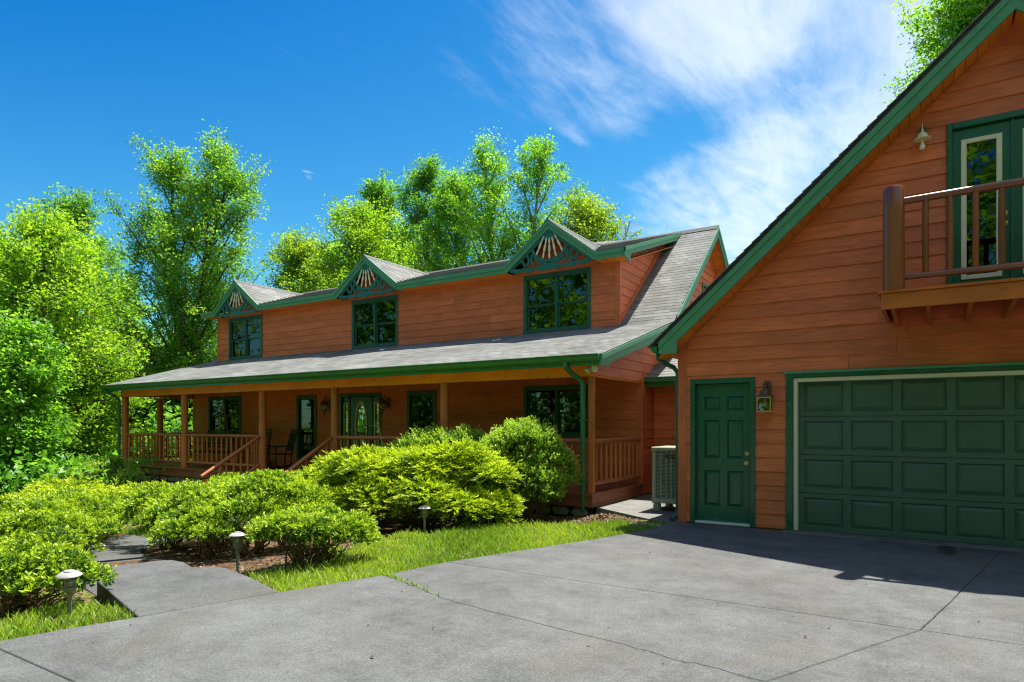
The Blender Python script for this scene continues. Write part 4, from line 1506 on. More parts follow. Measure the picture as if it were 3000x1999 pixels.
        for z in (0.45, 1.55):
            m = MB(); m.box(pts[-1][0] - 0.055, pts[-1][0] + 0.065, pts[-1][1] - 0.045, pts[-1][1] + 0.06, z, z + 0.03); part('strap', m, 'gutter_green', dp)
    # dormer fascia between the gablets, then the gablet rakes and their fretwork
    xs = [DX0 - 0.40] + [q for g in GAB for q in (g - GW + 0.02, g + GW - 0.02)] + [DX1 + 0.34]
    for k in range(0, len(xs), 2):
        m = MB()
        m.box(xs[k], xs[k + 1], DEY - 0.004, DEY + 0.03, DEZ - 0.19, DEZ - 0.002)
        m.box(xs[k], xs[k + 1], DEY - 0.03, DEY - 0.003, DEZ - 0.095, DEZ - 0.004)
        part('fascia_board', m, 'trim_green', h)
    m = MB()
    m.prism([(DEY - 0.03, DEZ - 0.002), (AY, AZ + 0.01), (AY, AZ - 0.18), (DEY + 0.30, DEZ + SLD * 0.3 - 0.19), (DEY + 0.30, DEZ - 0.27), (DEY - 0.03, DEZ - 0.20)], 'x', DX1 + 0.31, DX1 + 0.345)
    m.prism([(DEY - 0.03, DEZ + 0.004), (AY, AZ + 0.016), (AY, AZ - 0.075), (DEY - 0.03, DEZ - 0.09)], 'x', DX1 + 0.346, DX1 + 0.366)
    part('rake_board', m, 'trim_green', h)
    for k in range(0, len(xs), 2):
        m = MB()
        m.prism([(DEY + 0.03, DEZ - 0.19), (DY, DEZ - 0.19), (DY, DEZ - 0.175), (DEY + 0.03, DEZ - 0.175)], 'x', xs[k] + 0.02, xs[k + 1] - (0.05 if k == len(xs) - 2 else 0.02))
        part('dormer_soffit', m, 'soffit_wood', h)
    m = MB()
    m.prism([(DY, DEZ - 0.19), (AY - 0.5, DEZ - 0.19 + SLD * (AY - 0.5 - DY)), (AY - 0.5, DEZ - 0.175 + SLD * (AY - 0.5 - DY)), (DY, DEZ - 0.175)], 'x', DX1, DX1 + 0.31)
    part('dormer_soffit', m, 'soffit_wood', h)
    for g in GAB:
        m = MB()
        for s in (-1, 1):
            X = lambda p: [(g + s * a, DEZ + b) for a, b in p]
            m.prism(X([(0, GH), (GW + 0.02, -0.01), (GW + 0.02, -0.19), (GW - 0.02, -0.19), (0, GH - 0.215)]), 'y', DEY - 0.012, DEY + 0.03)
            m.prism(X([(0, GH + 0.01), (GW + 0.03, -0.002), (GW + 0.03, -0.09), (0, GH - 0.10)]), 'y', DEY - 0.038, DEY - 0.011)
        rk = part('gablet_rake', m, 'trim_green', h)
        # fretwork: solid head, half ring, struts and a scalloped foot
        O = lambda p: [(g + a, DEZ + b) for a, b in p]
        f = MB()
        f.prism(O([(0, GH - 0.20), (0.30, GH - 0.43), (0.14, GH - 0.45), (0, GH - 0.47), (-0.14, GH - 0.45), (-0.30, GH - 0.43)]), 'y', DEY + 0.032, DEY + 0.062)
        c0 = 0.42
        ring = [(0.50 * math.sin(R(w)), c0 - 0.46 * math.cos(R(w))) for w in range(-92, 93, 8)]
        f.strip(O(ring), 0.085, 'y', DEY + 0.032, DEY + 0.062)
        foot_t = []
        for i in range(41):
            a = -1.16 + 2.32 * i / 40
            foot_t.append((a, -0.125))
        for i in range(40):
            a0, a1 = -1.16 + 2.32 * i / 40, -1.16 + 2.32 * (i + 1) / 40
            def lowz(a):
                q = abs(a)
                base = -0.20 - 0.055 * abs(math.sin(q * math.pi / 0.40)) + (0.04 if q > 0.95 else 0)
                return base - (0.06 * max(0, 1 - q / 0.09))
            def upz(a):
                q = abs(a)
                return -0.10 - 0.045 * math.sin(min(1, q / 1.16) * math.pi) * 1.0 + 0.05 * max(0, 1 - q / 0.35)
            f.prism(O([(a0, upz(a0)), (a1, upz(a1)), (a1, lowz(a1)), (a0, lowz(a0))]), 'y', DEY + 0.032, DEY + 0.062)
        for s in (-1, 1):
            for p in ([(s * 0.40, -0.10), (s * 0.52, 0.02), (s * 0.50, 0.18)], [(s * 0.66, -0.13), (s * 0.58, 0.05), (s * 0.64, 0.22), (s * 0.72, 0.32)],
                      [(s * 0.66, -0.13), (s * 0.78, 0.05), (s * 0.86, 0.22)], [(s * 0.48, 0.34), (s * 0.62, 0.42)], [(s * 0.20, -0.08), (s * 0.40, 0.06)]):
                f.strip(O(p), 0.062, 'y', DEY + 0.034, DEY + 0.060)
            f.strip(O([(s * 1.14, -0.13), (s * 0.25, 0.52)]), 0.09, 'y', DEY + 0.033, DEY + 0.061)
        part('fretwork', f, 'fret_green', rk)
        for k in range(5):
            w = (-48, -22, 0, 22, 48)[k]
            p0 = (g + 0.20 * math.sin(R(w)), DEY + 0.045, DEZ + c0 + 0.25 - 0.20 * math.cos(R(w)) + 0.06)
            p1 = (g + 0.46 * math.sin(R(w)) * 1.08, DEY + 0.045, DEZ + c0 + 0.02 - 0.42 * math.cos(R(w)))
            P0, P1 = Vector(p0), Vector(p1)
            rad = [0.018, 0.026, 0.016, 0.028, 0.030, 0.017, 0.026, 0.018]
            m = MB(); m.tube([P0.lerp(P1, i / 7) for i in range(8)], rad, 8)
            part('spindle', m, 'cream', rk, smooth=True)

    # ---- porch
    m = MB()
    m.box(HX0 - 0.05, HX1 - 0.02, PY - 0.10, HY, DECK - 0.06, DECK - 0.035)
    deck = part('porch_deck', m, 'deck_wood', h)
    for k in range(17):
        y0 = PY - 0.17 + k * 0.148
        m = MB(); m.box(HX0 - 0.07, HX1 + 0.03, y0, min(y0 + 0.143, HY - 0.025), DECK - 0.034, DECK)
        part('deck_board', m, 'deck_wood', deck)
    m = MB()
    m.box(HX0 - 0.04, HX1 + 0.0, PY - 0.13, PY - 0.10, DECK - 0.20, DECK - 0.036)
    m.box(HX1 - 0.0, HX1 + 0.02, PY - 0.13, HY - 0.03, DECK - 0.20, DECK - 0.036)
    m.box(HX0 - 0.065, HX1 + 0.045, PY - 0.16, PY - 0.11, DECK - 0.245, DECK - 0.20)
    m.box(HX1 - 0.005, HX1 + 0.045, PY - 0.10, HY - 0.03, DECK - 0.245, DECK - 0.20)
    part('skirt_board', m, 'deck_wood', deck)
    # ceiling and beam
    m = MB(); m.box(HX0 - 0.1, HX1 - 0.02, EY + 0.03, HY - 0.02, 2.605, 2.625)
    part('porch_ceiling', m, 'soffit_wood', h)
    bx = [HX0 - 0.10, -18.85, -15.9, -13.75, -10.0, -7.2, HX1 + 0.02]
    for k in range(len(bx) - 1):
        m = MB(); m.box(bx[k] + 0.002, bx[k + 1] - 0.002, PY - 0.07, PY + 0.07, 2.375, 2.60)
        part('beam', m, 'orange_wood', h)
    m = MB(); m.box(HX1 - 0.12, HX1 + 0.01, PY + 0.072, HY - 0.03, 2.375, 2.40); part('beam', m, 'orange_wood', h)
    m = MB(); m.box(HX0 - 0.08, HX0 + 0.06, PY + 0.072, HY, 2.395, 2.60); part('beam', m, 'post_wood', h)
    pm_ = MB(); pm_.lathe([(0.104, 0), (0.098, 0.5), (0.095, 1.5), (0.094, 2.162)], n=18)
    pme = pm_.mesh('porch_post', smooth=True, angle=30); pme.materials.append(MATS['post_wood'])
    for x in POSTX:
        inst('porch_post', pme, None, h, (x, PY, DECK), (0, 0, x))
    inst('porch_post', pme, None, h, (HX0 + 0.02, 12.15, DECK), (0, 0, 1))
    m = MB(); m.box(HX1 - 0.105, HX1 - 0.005, PY - 0.05, PY + 0.05, DECK, 2.373); part('porch_post', m, 'post_wood', h, bevel=0.006)
    # railings
    bm_ = MB(); bm_.lathe([(0.022, 0), (0.026, 0.08), (0.027, 0.4), (0.025, 0.68), (0.021, 0.74)], n=9)
    bme = bm_.mesh('baluster', smooth=True, angle=30); bme.materials.append(MATS['post_wood'])
    def railing(p, q, n):
        p, q = Vector(p), Vector(q)
        m = MB(); m.tube([p + Vector((0, 0, 0.96)), (p + q) / 2 + Vector((0, 0, 0.963)), q + Vector((0, 0, 0.96))], [0.043, 0.047, 0.044], 12)
        r_ = part('railing', m, 'rail_wood', h, smooth=True)
        m = MB(); m.tube([p + Vector((0, 0, 0.175)), q + Vector((0, 0, 0.175))], [0.038, 0.040], 12); part('bottom_rail', m, 'rail_wood', r_, smooth=True)
        for k in range(n):
            w = p.lerp(q, (k + 0.6) / (n + 0.2))
            inst('baluster', bme, None, r_, (w.x, w.y, DECK + 0.19), (random.uniform(-.008, .008), random.uniform(-.008, .008), k))
        mid = (p + q) / 2
        if (q - p).length < 2.6: return
        m = MB(); m.box(mid.x - 0.04, mid.x + 0.04, mid.y - 0.04, mid.y + 0.04, DECK, DECK + 0.14); part('rail_block', m, 'post_wood', r_)
    xs = list(POSTX) + [HX1 - 0.05]
    for k in range(5):
        if k == 2: continue
        railing((xs[k] + 0.08, PY, DECK), (xs[k + 1] - 0.08, PY, DECK), int((xs[k + 1] - xs[k]) / 0.215) - 1)
    railing((HX1 - 0.055, PY + 0.05, DECK), (HX1 - 0.055, HY - 0.03, DECK), 10)
    railing((HX0 + 0.03, PY + 0.08, DECK), (HX0 + 0.02, 12.07, DECK), 5)
    railing((HX0 + 0.02, 12.23, DECK), (HX0 + 0.02, HY - 0.02, DECK), 5)
    # stairs
    sx0, sx1 = POSTX[2] + 0.10, POSTX[3] - 0.10
    m = MB()
    for s in (sx0, sx1 - 0.05):
        m.prism([(PY - 0.13, DECK - 0.04), (PY - 0.13, DECK - 0.36), (PY - 1.55, -0.80), (PY - 1.70, -0.80), (PY - 1.70, -0.66)], 'x', s, s + 0.05)
    st = part('stairs', m, 'deck_wood', h)
    for k in range(4):
        y1 = PY - 0.15 - k * 0.30; z = DECK - 0.186 * (k + 1)
        m = MB(); m.box(sx0 - 0.04, sx1 + 0.04, y1 - 0.32, y1, z - 0.04, z); part('tread', m, 'deck_wood', st, bevel=0.006)
        m = MB(); m.box(sx0 + 0.05, sx1 - 0.05, y1 - 0.02, y1, z + 0.0, z + 0.145); part('riser', m, 'deck_wood', st)
    for x in (POSTX[2], POSTX[3]):
        a, b = Vector((x, PY - 0.06, DECK + 0.97)), Vector((x, PY - 1.72, DECK + 0.01))
        m = MB(); m.tube([a, a.lerp(b, 0.5), b], [0.045, 0.05, 0.046], 12); part('handrail', m, 'stained_rail' if False else 'rail_wood', st, smooth=True)
        a2, b2 = Vector((x, PY - 0.10, DECK + 0.22)), Vector((x, PY - 1.60, DECK - 0.64))
        m = MB(); m.tube([a2, b2], 0.038, 12); part('lower_rail', m, 'rail_wood', st, smooth=True)
        for k in range(7):
            f = (k + 0.7) / 7.4
            p, q = a2.lerp(b2, f), a.lerp(b, f)
            m = MB(); m.tube([p, Vector((p.x, p.y, q.z - 0.03 - 0.0))], 0.025, 9); part('baluster', m, 'post_wood', st, smooth=True)
        m = MB(); m.lathe([(0.06, -0.85), (0.055, 0.15)], (x, PY - 1.62, 0.0), 12); part('newel_post', m, 'post_wood', st, smooth=True)
    # ---- stone foundation
    m = MB()
    m.box(HX0 + 0.0, HX1 - 0.02, PY - 0.06, PY + 0.12, -1.7, DECK - 0.246)
    m.box(HX1 - 0.14, HX1 - 0.01, PY + 0.12, HY, -0.6, DECK - 0.246)
    fo = part('foundation', m, 'tar', h)
    rg = random.Random(8)
    for (xa, xb) in ((-21.9, -15.1), (-12.0, -5.33)):
        z = DECK - 0.25
        zmin = terrain(xa, PY) - 0.1
        row = 0
        while z > zmin:
            hh = rg.uniform(0.15, 0.24)
            x = xa - rg.uniform(0, 0.3)
            while x < xb:
                w = rg.uniform(0.22, 0.52)
                a, b = max(x, xa), min(x + w - 0.02, xb)
                if z > terrain((a + b) / 2, PY) - 0.12 and b - a > 0.06:
                    n = rg.choice((6, 7, 8)); c = ((a + b) / 2, z - hh / 2)
                    pts = []
                    for k in range(n):
                        w_ = 2 * math.pi * (k + rg.uniform(-0.2, 0.2)) / n
                        e = 0.62
                        cc, ss = math.cos(w_), math.sin(w_)
                        pts.append((c[0] + (b - a) / 2 * math.copysign(abs(cc) ** e, cc), c[1] + (hh - 0.018) / 2 * math.copysign(abs(ss) ** e, ss)))
                    pr = rg.uniform(0.035, 0.075)
                    mb = MB(); k = len(pts)
                    inn = [((p[0] - c[0]) * 0.8 + c[0], (p[1] - c[1]) * 0.8 + c[1]) for p in pts]
                    mb.add([(p[0], PY - 0.058, p[1]) for p in pts] + [(p[0], PY - 0.06 - pr * 0.7, p[1]) for p in pts] + [(p[0], PY - 0.06 - pr, p[1]) for p in inn],
                           [tuple(range(2 * k, 3 * k))] + [(r_ * k + i, r_ * k + (i + 1) % k, (r_ + 1) * k + (i + 1) % k, (r_ + 1) * k + i) for r_ in (0, 1) for i in range(k)])
                    part('stone', mb, 'stone', fo)
                x += w
            z -= hh
    # ---- link between house and garage
    lk = MB(); lk.box(HX1, GX0, 14.0, 14.14, -0.1, 2.62)
    lw = part('link_wall', lk, 'corner_board', h)
    siding(lw, '-y', 14.0, 0.0, 2.50, lambda z: (HX1 + 0.03, GX0), [], 0.2, 61)
    m = MB(); m.prism([(13.52, 2.50), (17.0, 4.25), (17.0, 4.12), (13.52, 2.42)], 'x', HX1 + 0.004, GX0 - 0.004)
    lr = part('link_roof', m, 'tar', h)
    rg2 = random.Random(3)
    V = Vector((0, 3.48, 1.75)).normalized(); Nn = Vector((0, -1.75, 3.48)).normalized()
    s = 0.0
    while s < 3.6:
        x = HX1 + 0.005
        while x < GX0 - 0.05:
            x2 = min(x + 0.31 * rg2.choice((0.6, 1, 1.2)), GX0 - 0.006)
            q = []
            for (xx, ss, t0) in ((x, s, 0.0), (x2 - 0.003, s, 0.0), (x2 - 0.003, s + 0.18, 0.0), (x, s + 0.18, 0.0), (x, s, 0.012), (x2 - 0.003, s, 0.012), (x2 - 0.003, s + 0.18, 0.005), (x, s + 0.18, 0.005)):
                q.append(Vector((xx, 13.50, 2.495)) + V * ss + Nn * (t0 + 0.004))
            me = fast_mesh('shingle', np.array([tuple(q[i] - org) for fc in MB.HEX for i in fc]), 4, [rg2.random()] * 6)
            link('shingle', me, 'shingle', lr)
            x = x2
        s += 0.145
    m = MB(); m.box(HX1 + 0.03, GX0 - 0.01, 13.40, 13.50, 2.40, 2.50); m.box(HX1 + 0.03, GX0 - 0.01, 13.50, 13.53, 2.30, 2.44)
    part('link_gutter', m, 'gutter_green', h)
    m = MB(); m.box(HX1 + 0.03, GX0 - 0.01, 13.53, 14.0, 2.32, 2.34); part('link_soffit', m, 'soffit_wood', h)
    return h


HOUSE = build_house()

# ------------------------------------------------------------------ lamps and furniture
def porch_lantern(label, loc):
    x, y, z = loc
    t = thing('porch_lantern', label, 'lantern', loc, None)
    m = MB(); m.prism([(x - 0.05, z - 0.02), (x, z - 0.06), (x + 0.05, z - 0.02), (x + 0.05, z + 0.20), (x, z + 0.25), (x - 0.05, z + 0.20)], 'y', y - 0.025, y)
    part('back_plate', m, 'lamp_bronze', t)
    m = MB(); m.tube([(x, y - 0.02, z + 0.02), (x, y - 0.09, z + 0.10), (x, y - 0.11, z + 0.24), (x, y - 0.16, z + 0.31), (x, y - 0.22, z + 0.27), (x, y - 0.23, z + 0.18)], 0.013, 8)
    part('arm', m, 'lamp_bronze', t, smooth=True)
    m = MB(); m.lathe([(0.02, 0.13), (0.06, 0.10), (0.105, 0.03), (0.11, 0.0), (0.095, -0.01)], (x, y - 0.23, z + 0.06), 14)
    part('cap', m, 'lamp_bronze', t, smooth=True, angle=35)
    m = MB(); m.lathe([(0.096, 0.05), (0.100, 0.0), (0.088, -0.07), (0.062, -0.13), (0.03, -0.17)], (x, y - 0.23, z), 12)
    part('glass_globe', m, 'clear_glass', t)
    for k in range(12):
        w = 2 * math.pi * k / 12
        m = MB(); m.tube([(x + 0.1 * math.cos(w), y - 0.23 + 0.1 * math.sin(w), z + 0.05), (x + 0.09 * math.cos(w), y - 0.23 + 0.09 * math.sin(w), z - 0.07), (x + 0.03 * math.cos(w), y - 0.23 + 0.03 * math.sin(w), z - 0.17)], 0.0035, 5)
        part('globe_rib', m, 'bulb_white', t)
    m = MB(); m.lathe([(0.032, -0.17), (0.018, -0.19), (0.022, -0.22), (0.006, -0.26), (0.012, -0.30), (0.004, -0.34)], (x, y - 0.23, z), 10)
    part('finial', m, 'lamp_bronze', t, smooth=True)
    m = MB(); m.ball((x, y - 0.23, z - 0.02), 0.03, 8, 6, 1.5); part('bulb', m, 'bulb_white', t, smooth=True)


porch_lantern('ribbed glass porch lantern left of the front door, half behind a post', (-14.98, HY - 0.02, 2.0))
porch_lantern('ribbed glass porch lantern right of the front door', (-12.66, HY - 0.02, 2.0))

t = thing('flood_light', 'twin white flood lamps under the porch eave at the corner', 'flood light', (-5.22, PY - 0.09, 2.52))
m = MB(); m.lathe([(0.05, 0), (0.05, 0.03)], (-5.22, PY - 0.15, 2.545), 12); part('mount', m, 'white_plastic', t)
for (dx, dy, ax) in ((-0.085, -0.06, (-0.5, -0.6, -0.75)), (0.06, -0.10, (0.25, -0.97, -0.25))):
    c = Vector((-5.22 + dx, PY - 0.15 + dy * 0.5, 2.50)); a = Vector(ax).normalized()
    m = MB(); m.tube([c - a * 0.07, c - a * 0.03, c + a * 0.03, c + a * 0.06, c + a * 0.068], [0.022, 0.028, 0.055, 0.062, 0.045], 14)
    part('lamp_head', m, 'white_plastic', t, smooth=True)
    m = MB(); m.tube([(-5.22, PY - 0.15, 2.545), c - a * 0.06], 0.012, 8); part('knuckle', m, 'aluminium', t)


def path_light(label, loc, H_, tilt=(0, 0)):
    t = thing('path_light', label, 'path light', loc, 'low lamps along the walk')
    x, y, z = loc
    s = 1.0
    hz = H_ - 0.165
    m = MB(); m.lathe([(0.017, -0.10), (0.017, hz - 0.02), (0.020, hz)], loc, 12); part('stem', m, 'path_lamp_stem', t, smooth=True)
    m = MB(); m.lathe([(0.018, hz - 0.03), (0.040, hz), (0.050, hz + 0.015), (0.050, hz + 0.03)], loc, 16); part('base_cup', m, 'path_lamp_stem', t, smooth=True, angle=35)
    m = MB(); m.lathe([(0.042, hz + 0.028), (0.042, hz + 0.12)], loc, 16); part('glass_tube', m, 'clear_glass', t, smooth=True)
    m = MB()
    for zz in (0.045, 0.088, 0.105):
        ring = [(x + 0.052 * math.cos(2 * math.pi * k / 16), y + 0.052 * math.sin(2 * math.pi * k / 16), z + hz + zz) for k in range(17)]
        m.tube(ring, 0.0032, 5, False)
    for k in range(4):
        w = 2 * math.pi * (k + 0.35) / 4
        m.tube([(x + 0.052 * math.cos(w), y + 0.052 * math.sin(w), z + hz + 0.02), (x + 0.052 * math.cos(w), y + 0.052 * math.sin(w), z + hz + 0.125)], 0.004, 6)
    part('cage', m, 'path_lamp_stem', t)
    m = MB(); m.lathe([(0.030, hz + 0.03), (0.036, hz + 0.035), (0.036, hz + 0.115)], loc, 12); part('bulb', m, 'bulb_white', t, smooth=True)
    m = MB(); m.lathe([(0.088, hz + 0.120), (0.092, hz + 0.124), (0.088, hz + 0.130), (0.060, hz + 0.150), (0.040, hz + 0.153), (0.037, hz + 0.162), (0.010, hz + 0.167)], loc, 24)
    part('cap', m, 'path_lamp_grey', t, smooth=True, angle=30)
    t.rotation_euler = (tilt[0], tilt[1], 0)


path_light('grey path lamp nearest the camera, in the grass left of the walk', (-5.90, 2.53, -0.03), 0.335, (R(2), R(3)))
path_light('grey path lamp between the walk and the small round shrub', (-6.62, 4.55, -0.09), 0.36, (R(-1), R(-2)))
path_light('grey path lamp in front of the large golden juniper', (-6.27, 7.37, -0.17), 0.47)

# ------------------------------------------------------------------ air conditioner
def build_ac():
    X0, X1, Y0, Y1, Z0, Z1 = -4.21, -3.42, 11.10, 11.89, 0.10, 1.09
    t = thing('air_conditioner', 'beige outdoor air conditioner standing between house and garage', 'air conditioner', (-3.82, 11.5, -0.035))
    m = MB(); m.box(X0 + 0.05, X1 - 0.05, Y0 + 0.05, Y1 - 0.05, Z0 + 0.05, Z1 - 0.05); part('coil', m, 'unit_dark', t)
    m = MB()
    for x in (X0, X1 - 0.075):
        for y in (Y0, Y1 - 0.075):
            m.box(x, x + 0.075, y, y + 0.075, Z0 + 0.09, Z1 - 0.07)
    part('corner_posts', m, 'unit_beige', t, bevel=0.01)
    m = MB(); m.box(X0 - 0.005, X1 + 0.005, Y0 - 0.005, Y1 + 0.005, Z0, Z0 + 0.09); part('base_pan', m, 'unit_beige', t, bevel=0.01)
    m = MB(); m.box(X0 - 0.01, X1 + 0.01, Y0 - 0.01, Y1 + 0.01, Z1 - 0.068, Z1); part('top_cover', m, 'unit_beige', t, bevel=0.014)
    m = MB()
    for k in range(34):
        z = Z0 + 0.10 + k * 0.0242
        m.hexa([(X0 + 0.075, Y0 + 0.012, z), (X1 - 0.075, Y0 + 0.012, z), (X1 - 0.075, Y0 + 0.030, z + 0.010), (X0 + 0.075, Y0 + 0.030, z + 0.010),
                (X0 + 0.075, Y0 + 0.012, z + 0.006), (X1 - 0.075, Y0 + 0.012, z + 0.006), (X1 - 0.075, Y0 + 0.030, z + 0.016), (X0 + 0.075, Y0 + 0.030, z + 0.016)])
    o = part('louvre_slats', m, 'unit_beige', t); o['kind'] = 'stuff'
    for k in range(1, 7):
        x = X0 + 0.075 + k * 0.0925
        m = MB(); m.box(x - 0.009, x + 0.009, Y0 + 0.004, Y0 + 0.035, Z0 + 0.09, Z1 - 0.068); part('grille_bar', m, 'unit_beige', t)
    m = MB(); m.box(X0 + 0.235, X0 + 0.50, Y0 - 0.002, Y0 + 0.003, Z1 - 0.185, Z1 - 0.135); b = part('badge', m, 'unit_dark', t)
    m = MB()
    m.prism([(X0 + 0.30, Z1 - 0.160), (X0 + 0.315, Z1 - 0.148), (X0 + 0.335, Z1 - 0.146), (X0 + 0.35, Z1 - 0.152), (X0 + 0.42, Z1 - 0.152), (X0 + 0.42, Z1 - 0.166), (X0 + 0.35, Z1 - 0.166), (X0 + 0.335, Z1 - 0.174), (X0 + 0.315, Z1 - 0.172)], 'y', Y0 - 0.005, Y0 - 0.0025)
    part('emblem', m, 'badge_red', b)
    for x in (X0 + 0.07, X1 - 0.07):
        for y in (Y0 + 0.08, Y1 - 0.08):
            m = MB(); m.lathe([(0.075, 0), (0.07, 0.09), (0.06, 0.135)], (x, y, -0.034), 10); part('foot', m, 'unit_beige', t)


build_ac()
m = MB()
for q in ([(-4.02, 12.35, 1.05), (-3.98, 12.32, 1.18), (-4.10, 12.30, 1.36)], [(-4.10, 12.30, 1.36), (-3.95, 12.32, 1.44), (-3.75, 12.36, 1.46)], [(-4.06, 12.31, 1.30), (-3.92, 12.33, 1.36), (-3.75, 12.36, 1.38)], [(-3.90, 12.34, 1.05), (-3.92, 12.33, 1.44)], [(-3.98, 12.35, -0.03), (-4.02, 12.35, 1.05)], [(-3.75, 12.36, -0.03), (-3.75, 12.36, 1.46)]):
    m.tube(q, 0.006, 5)
solo('wire_plant_stand', m, 'antenna_metal', 'thin wire plant stand showing above the air conditioner', 'plant stand')

# ------------------------------------------------------------------ antenna on the back of the roof
def build_antenna():
    ax, ay = -7.85, 18.5
    t = thing('antenna', 'spiky metal television antenna above the roof ridge', 'antenna', (ax, ay, 6.3))
    m = MB(); m.tube([(ax, ay, 6.2), (ax, ay, 7.50)], 0.02, 8); part('mast', m, 'antenna_metal', t)
    m = MB(); m.tube([(ax - 0.5, ay - 0.2, 6.98), (ax + 0.65, ay + 0.3, 7.06)], 0.015, 6); part('boom', m, 'antenna_metal', t)
    for k in range(9):
        f = k / 8
        c = Vector((ax - 0.5, ay - 0.2, 6.98)).lerp(Vector((ax + 0.65, ay + 0.3, 7.06)), f)
        d = Vector((0.80, 0.55, 0.0)) * (0.75 - 0.35 * f)
        m = MB(); m.tube([c - d, c + d], 0.006, 5); part('element', m, 'antenna_metal', t)
    m = MB(); m.tube([(ax, ay, 7.10), (ax + 0.13, ay + 0.05, 7.62)], 0.02, 6); part('boom', m, 'antenna_metal', t)
    for k in range(7):
        c = Vector((ax, ay, 7.12)).lerp(Vector((ax + 0.12, ay + 0.05, 7.58)), k / 6)
        d = Vector((0.34, 0.1, 0.0)) * (0.55 + 0.08 * k)
        m = MB(); m.tube([c - d, c + d], 0.006, 5); part('element', m, 'antenna_metal', t)


build_antenna()

# ------------------------------------------------------------------ porch furniture
def build_swing():
    cx, y = -19.55, 12.45
    t = thing('porch_swing', 'black slatted porch swing hanging by chains left of the steps', 'porch swing', (cx, y, DECK + 0.42))
    z = DECK + 0.42
    m = MB(); m.box(cx - 0.72, cx + 0.72, y - 0.30, y - 0.25, z - 0.05, z); m.box(cx - 0.72, cx + 0.72, y + 0.22, y + 0.27, z - 0.05, z)
    m.box(cx - 0.72, cx - 0.66, y - 0.30, y + 0.27, z - 0.051, z - 0.001); m.box(cx + 0.66, cx + 0.72, y - 0.30, y + 0.27, z - 0.051, z - 0.001)
    part('seat_frame', m, 'black_wood', t)
    for k in range(6):
        m = MB(); m.box(cx - 0.72, cx + 0.72, y - 0.29 + k * 0.093, y - 0.29 + k * 0.093 + 0.07, z, z + 0.02); part('seat_slat', m, 'black_wood', t)
    for k in range(5):
        z0 = z + 0.10 + k * 0.105; yy = y + 0.24 + 0.18 * (z0 - z)
        m = MB(); m.box(cx - 0.72, cx + 0.72, yy, yy + 0.02, z0, z0 + 0.08); part('back_slat', m, 'black_wood', t)
    for s in (-1, 1):
        x = cx + s * 0.69
        m = MB(); m.hexa([(x - 0.02, y + 0.26, z), (x + 0.02, y + 0.26, z), (x + 0.02, y + 0.30, z), (x - 0.02, y + 0.30, z), (x - 0.02, y + 0.38, z + 0.66), (x + 0.02, y + 0.38, z + 0.66), (x + 0.02, y + 0.42, z + 0.66), (x - 0.02, y + 0.42, z + 0.66)])
        part('back_post', m, 'black_wood', t)
        m = MB(); m.box(x - 0.04, x + 0.04, y - 0.34, y + 0.30, z + 0.25, z + 0.275); m.box(x - 0.02, x + 0.02, y - 0.28, y - 0.24, z, z + 0.25); part('armrest', m, 'black_wood', t)
        m = MB(); m.tube([(x, y - 0.26, z), (x, y, 2.20), (x, y, 2.605)], 0.006, 5); m.tube([(x, y + 0.26, z), (x, y, 2.20)], 0.006, 5); part('chain', m, 'antenna_metal', t)


build_swing()


def rocking_chair(label, loc, rz):
    t = thing('rocking_chair', label, 'rocking chair', loc, 'rocking chairs on the porch')
    o = Vector(loc)
    def P(mb, name):
        mb.v = [tuple(Vector(v) + o) for v in mb.v]
        part(name, mb, 'black_wood', t, smooth=True)
    for s in (-1, 1):
        m = MB(); m.tube([(s * 0.27, -0.42, 0.05), (s * 0.27, -0.2, 0.0), (s * 0.27, 0.1, 0.0), (s * 0.27, 0.42, 0.09)], 0.02, 6); P(m, 'rocker')
        m = MB(); m.tube([(s * 0.27, -0.24, 0.01), (s * 0.27, -0.24, 0.62)], 0.022, 8); P(m, 'front_leg')
        m = MB(); m.tube([(s * 0.25, 0.20, 0.02), (s * 0.25, 0.22, 0.42), (s * 0.24, 0.42, 1.14)], [0.022, 0.024, 0.018], 8); P(m, 'back_post')
        m = MB(); m.box(s * 0.27 - 0.05, s * 0.27 + 0.05, -0.30, 0.26, 0.62, 0.645); P(m, 'armrest')
    m = MB(); m.box(-0.28, 0.28, -0.26, 0.24, 0.40, 0.43); P(m, 'seat')
    for z, yy in ((0.52, 0.255), (1.02, 0.385), (1.10, 0.41)):
        m = MB(); m.box(-0.24, 0.24, yy - 0.012, yy + 0.012, z - 0.03, z + 0.03); P(m, 'back_rail')
    for k in range(8):
        x = -0.19 + k * 0.054
        m = MB(); m.tube([(x, 0.258, 0.52), (x, 0.388, 1.03)], 0.011, 6); P(m, 'back_slat')
    m = MB(); m.tube([(-0.27, -0.24, 0.2), (0.27, -0.24, 0.2)], 0.012, 6); m.tube([(-0.25, 0.2, 0.2), (0.25, 0.2, 0.2)], 0.012, 6); P(m, 'stretcher')
    t.rotation_euler = (0, 0, rz)


rocking_chair('black rocking chair behind the porch railing, left of the step post', (-17.35, 12.55, DECK), R(12))
rocking_chair('black rocking chair standing beside the tall narrow window', (-16.05, 12.45, DECK), R(-18))

